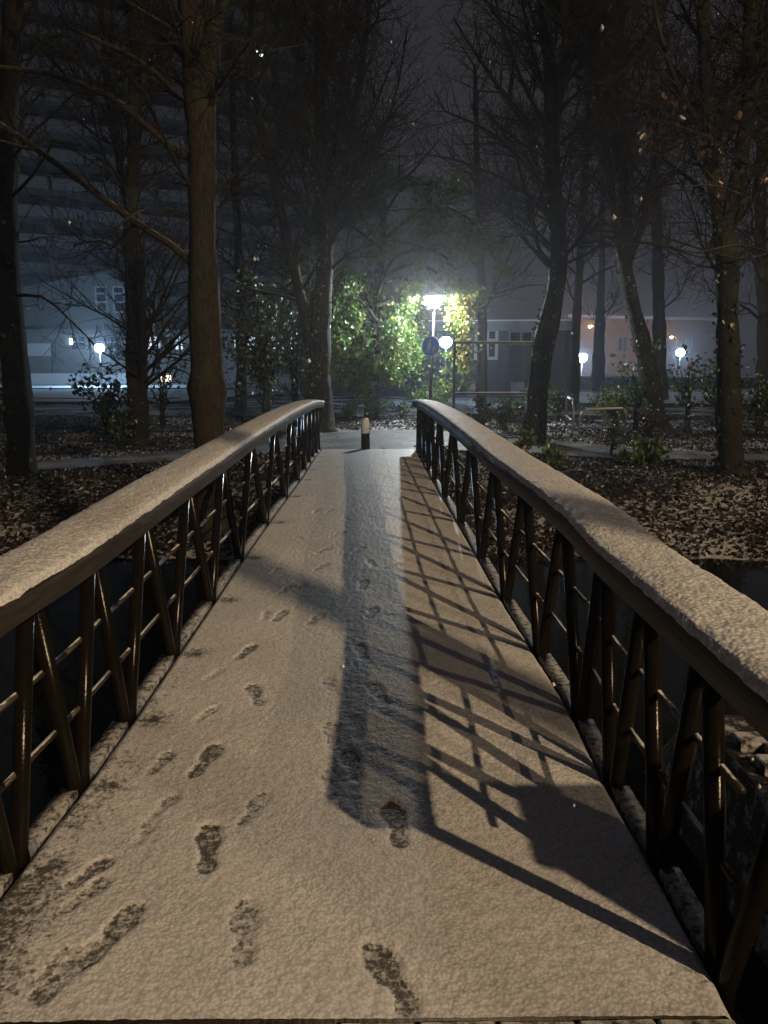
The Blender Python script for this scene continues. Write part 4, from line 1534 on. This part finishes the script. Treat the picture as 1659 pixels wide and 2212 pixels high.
# the snowy hedge at the right
def build_hedge():
    Y = 58
    a, b = P(1232, 830, Y), P(1420, 830, Y)
    t = thing('hedge', 'long clipped hedge capped with snow before the orange wall', 'hedge', (a.x, Y, -.2))
    L = b.x - a.x + 12
    H = P(1300, 814, Y).z + .2
    xs = np.linspace(0, L, 60)
    V, F = [], []
    prof = [(-.6, 0), (-.62, H * .5), (-.5, H * .95), (0, H), (.5, H * .95), (.6, 0)]
    for i, x in enumerate(xs):
        for y, z in prof:
            V.append((x, y + random.uniform(-.06, .06), z + random.uniform(-.05, .05)))
    k = len(prof)
    for i in range(len(xs) - 1):
        for j in range(k - 1):
            F.append((i * k + j, i * k + j + 1, (i + 1) * k + j + 1, (i + 1) * k + j))
    obj('body', np_mesh('hedge', V, F), M['cladding'], t)
    rg = np.random.default_rng(2)
    n = 2600
    C = np.stack([rg.uniform(0, L, n), rg.choice([-.62, 0], n) + rg.normal(0, .08, n), rg.uniform(.1, H, n)], 1)
    tag(obj('leaves', leaf_mesh('hedge_leaves', C, .12, .3, 0, 3), M['leaf_dark'], t), kind='stuff')
    V = [(x, y + random.uniform(-.05, .05), H * .97 + .10 * (1 - (y / .6) ** 2) + random.uniform(-.03, .05)) for x in xs for y in (-.6, -.3, 0, .3, .6)]
    F = [(i * 5 + j, i * 5 + j + 1, i * 5 + j + 6, i * 5 + j + 5) for i in range(len(xs) - 1) for j in range(4)]
    obj('snow_cap', np_mesh('hedge_snow', V, F), M['snow'], t, True)


build_hedge()


# ------------------------------------------------------------------ leaf litter on the far bank
def build_litter():
    rg = np.random.default_rng(77)
    n = 88000
    y = 7.6 + (rg.random(n) ** 1.25) * 19
    x = rg.uniform(-1, 1, n) * (y * .62 + 1.5)
    pm = path_mask(x, y)
    keep = (pm < -.02) | (rg.random(n) < .004)
    L = np.interp(y, NS, NL); Rr = np.interp(y, NS, NR)
    keep &= ~((y < 15.8) & (x > L - .15) & (x < Rr + .15) & (y > 14.2))
    z = terrain(x, y)
    keep &= z > -.55
    x, y, z, pm = x[keep], y[keep], z[keep], pm[keep]
    z = np.where(pm > 0, .03, z + rg.uniform(.005, .035, len(x)))
    C = np.stack([x, y, z], 1)
    o = obj('leaf_litter', leaf_mesh('leaf_litter', C, .055, .8, 0, 12), M['litter'])
    tag(o, 'fallen brown leaves, some capped with snow, covering the banks', 'leaves', kind='stuff')


build_litter()


def build_flakes():
    """loose wet flakes hanging in the air"""
    rg = np.random.default_rng(19)
    spots = [(1300, 60, 1.5), (1325, 470, 1.8), (668, 780, 1.7), (1235, 720, 2.0), (1195, 1480, 1.6), (150, 480, 2.2), (550, 560, 2.4), (893, 268, 2.5), (845, 90, 2.6), (545, 850, 2.6), (1385, 430, 2.6), (1640, 1700, 1.5), (990, 390, 3.0), (1625, 1640, 1.8), (1240, 1740, 2.0), (740, 1440, 2.0)]
    for i in range(60):
        spots.append((rg.uniform(0, 1659), rg.uniform(0, 1300), rg.uniform(2.5, 12)))
    V, F = [], []
    for px, py, Y in spots:
        c = P(px, py, Y)
        s = (.0045 if Y < 2.7 else .0028) + .0015 * rg.random()
        b = len(V)
        for k in range(6):
            d = [(1, 0, 0), (-1, 0, 0), (0, 1, 0), (0, -1, 0), (0, 0, 1.4), (0, 0, -1.4)][k]
            V.append(tuple(np.array([c.x, c.y, c.z]) + np.array(d) * s * rg.uniform(.6, 1.3)))
        F += [(b, b + 2, b + 4), (b + 2, b + 1, b + 4), (b + 1, b + 3, b + 4), (b + 3, b, b + 4), (b + 2, b, b + 5), (b + 1, b + 2, b + 5), (b + 3, b + 1, b + 5), (b, b + 3, b + 5)]
    o = obj('falling_snow', np_mesh('falling_snow', V, F), M['snow'])
    tag(o, 'white snowflakes falling through the air', 'snowflakes', kind='stuff')


build_flakes()


# ------------------------------------------------------------------ the misty snowy air
def build_haze():
    o = MB().box(-140, 140, -55, 185, -2.5, 62).build('haze', None)
    m = bpy.data.materials.new('haze')
    m.use_nodes = True
    nt = m.node_tree
    nt.nodes.clear()
    out = nt.nodes.new('ShaderNodeOutputMaterial')
    v = nt.nodes.new('ShaderNodeVolumePrincipled')
    v.inputs['Color'].default_value = (.93, .95, 1, 1)
    v.inputs['Density'].default_value = .0017
    v.inputs['Anisotropy'].default_value = .78
    nt.links.new(v.outputs[0], out.inputs['Volume'])
    o.data.materials.append(m)
    tag(o, 'misty air full of fine snow', kind='stuff')


build_haze()
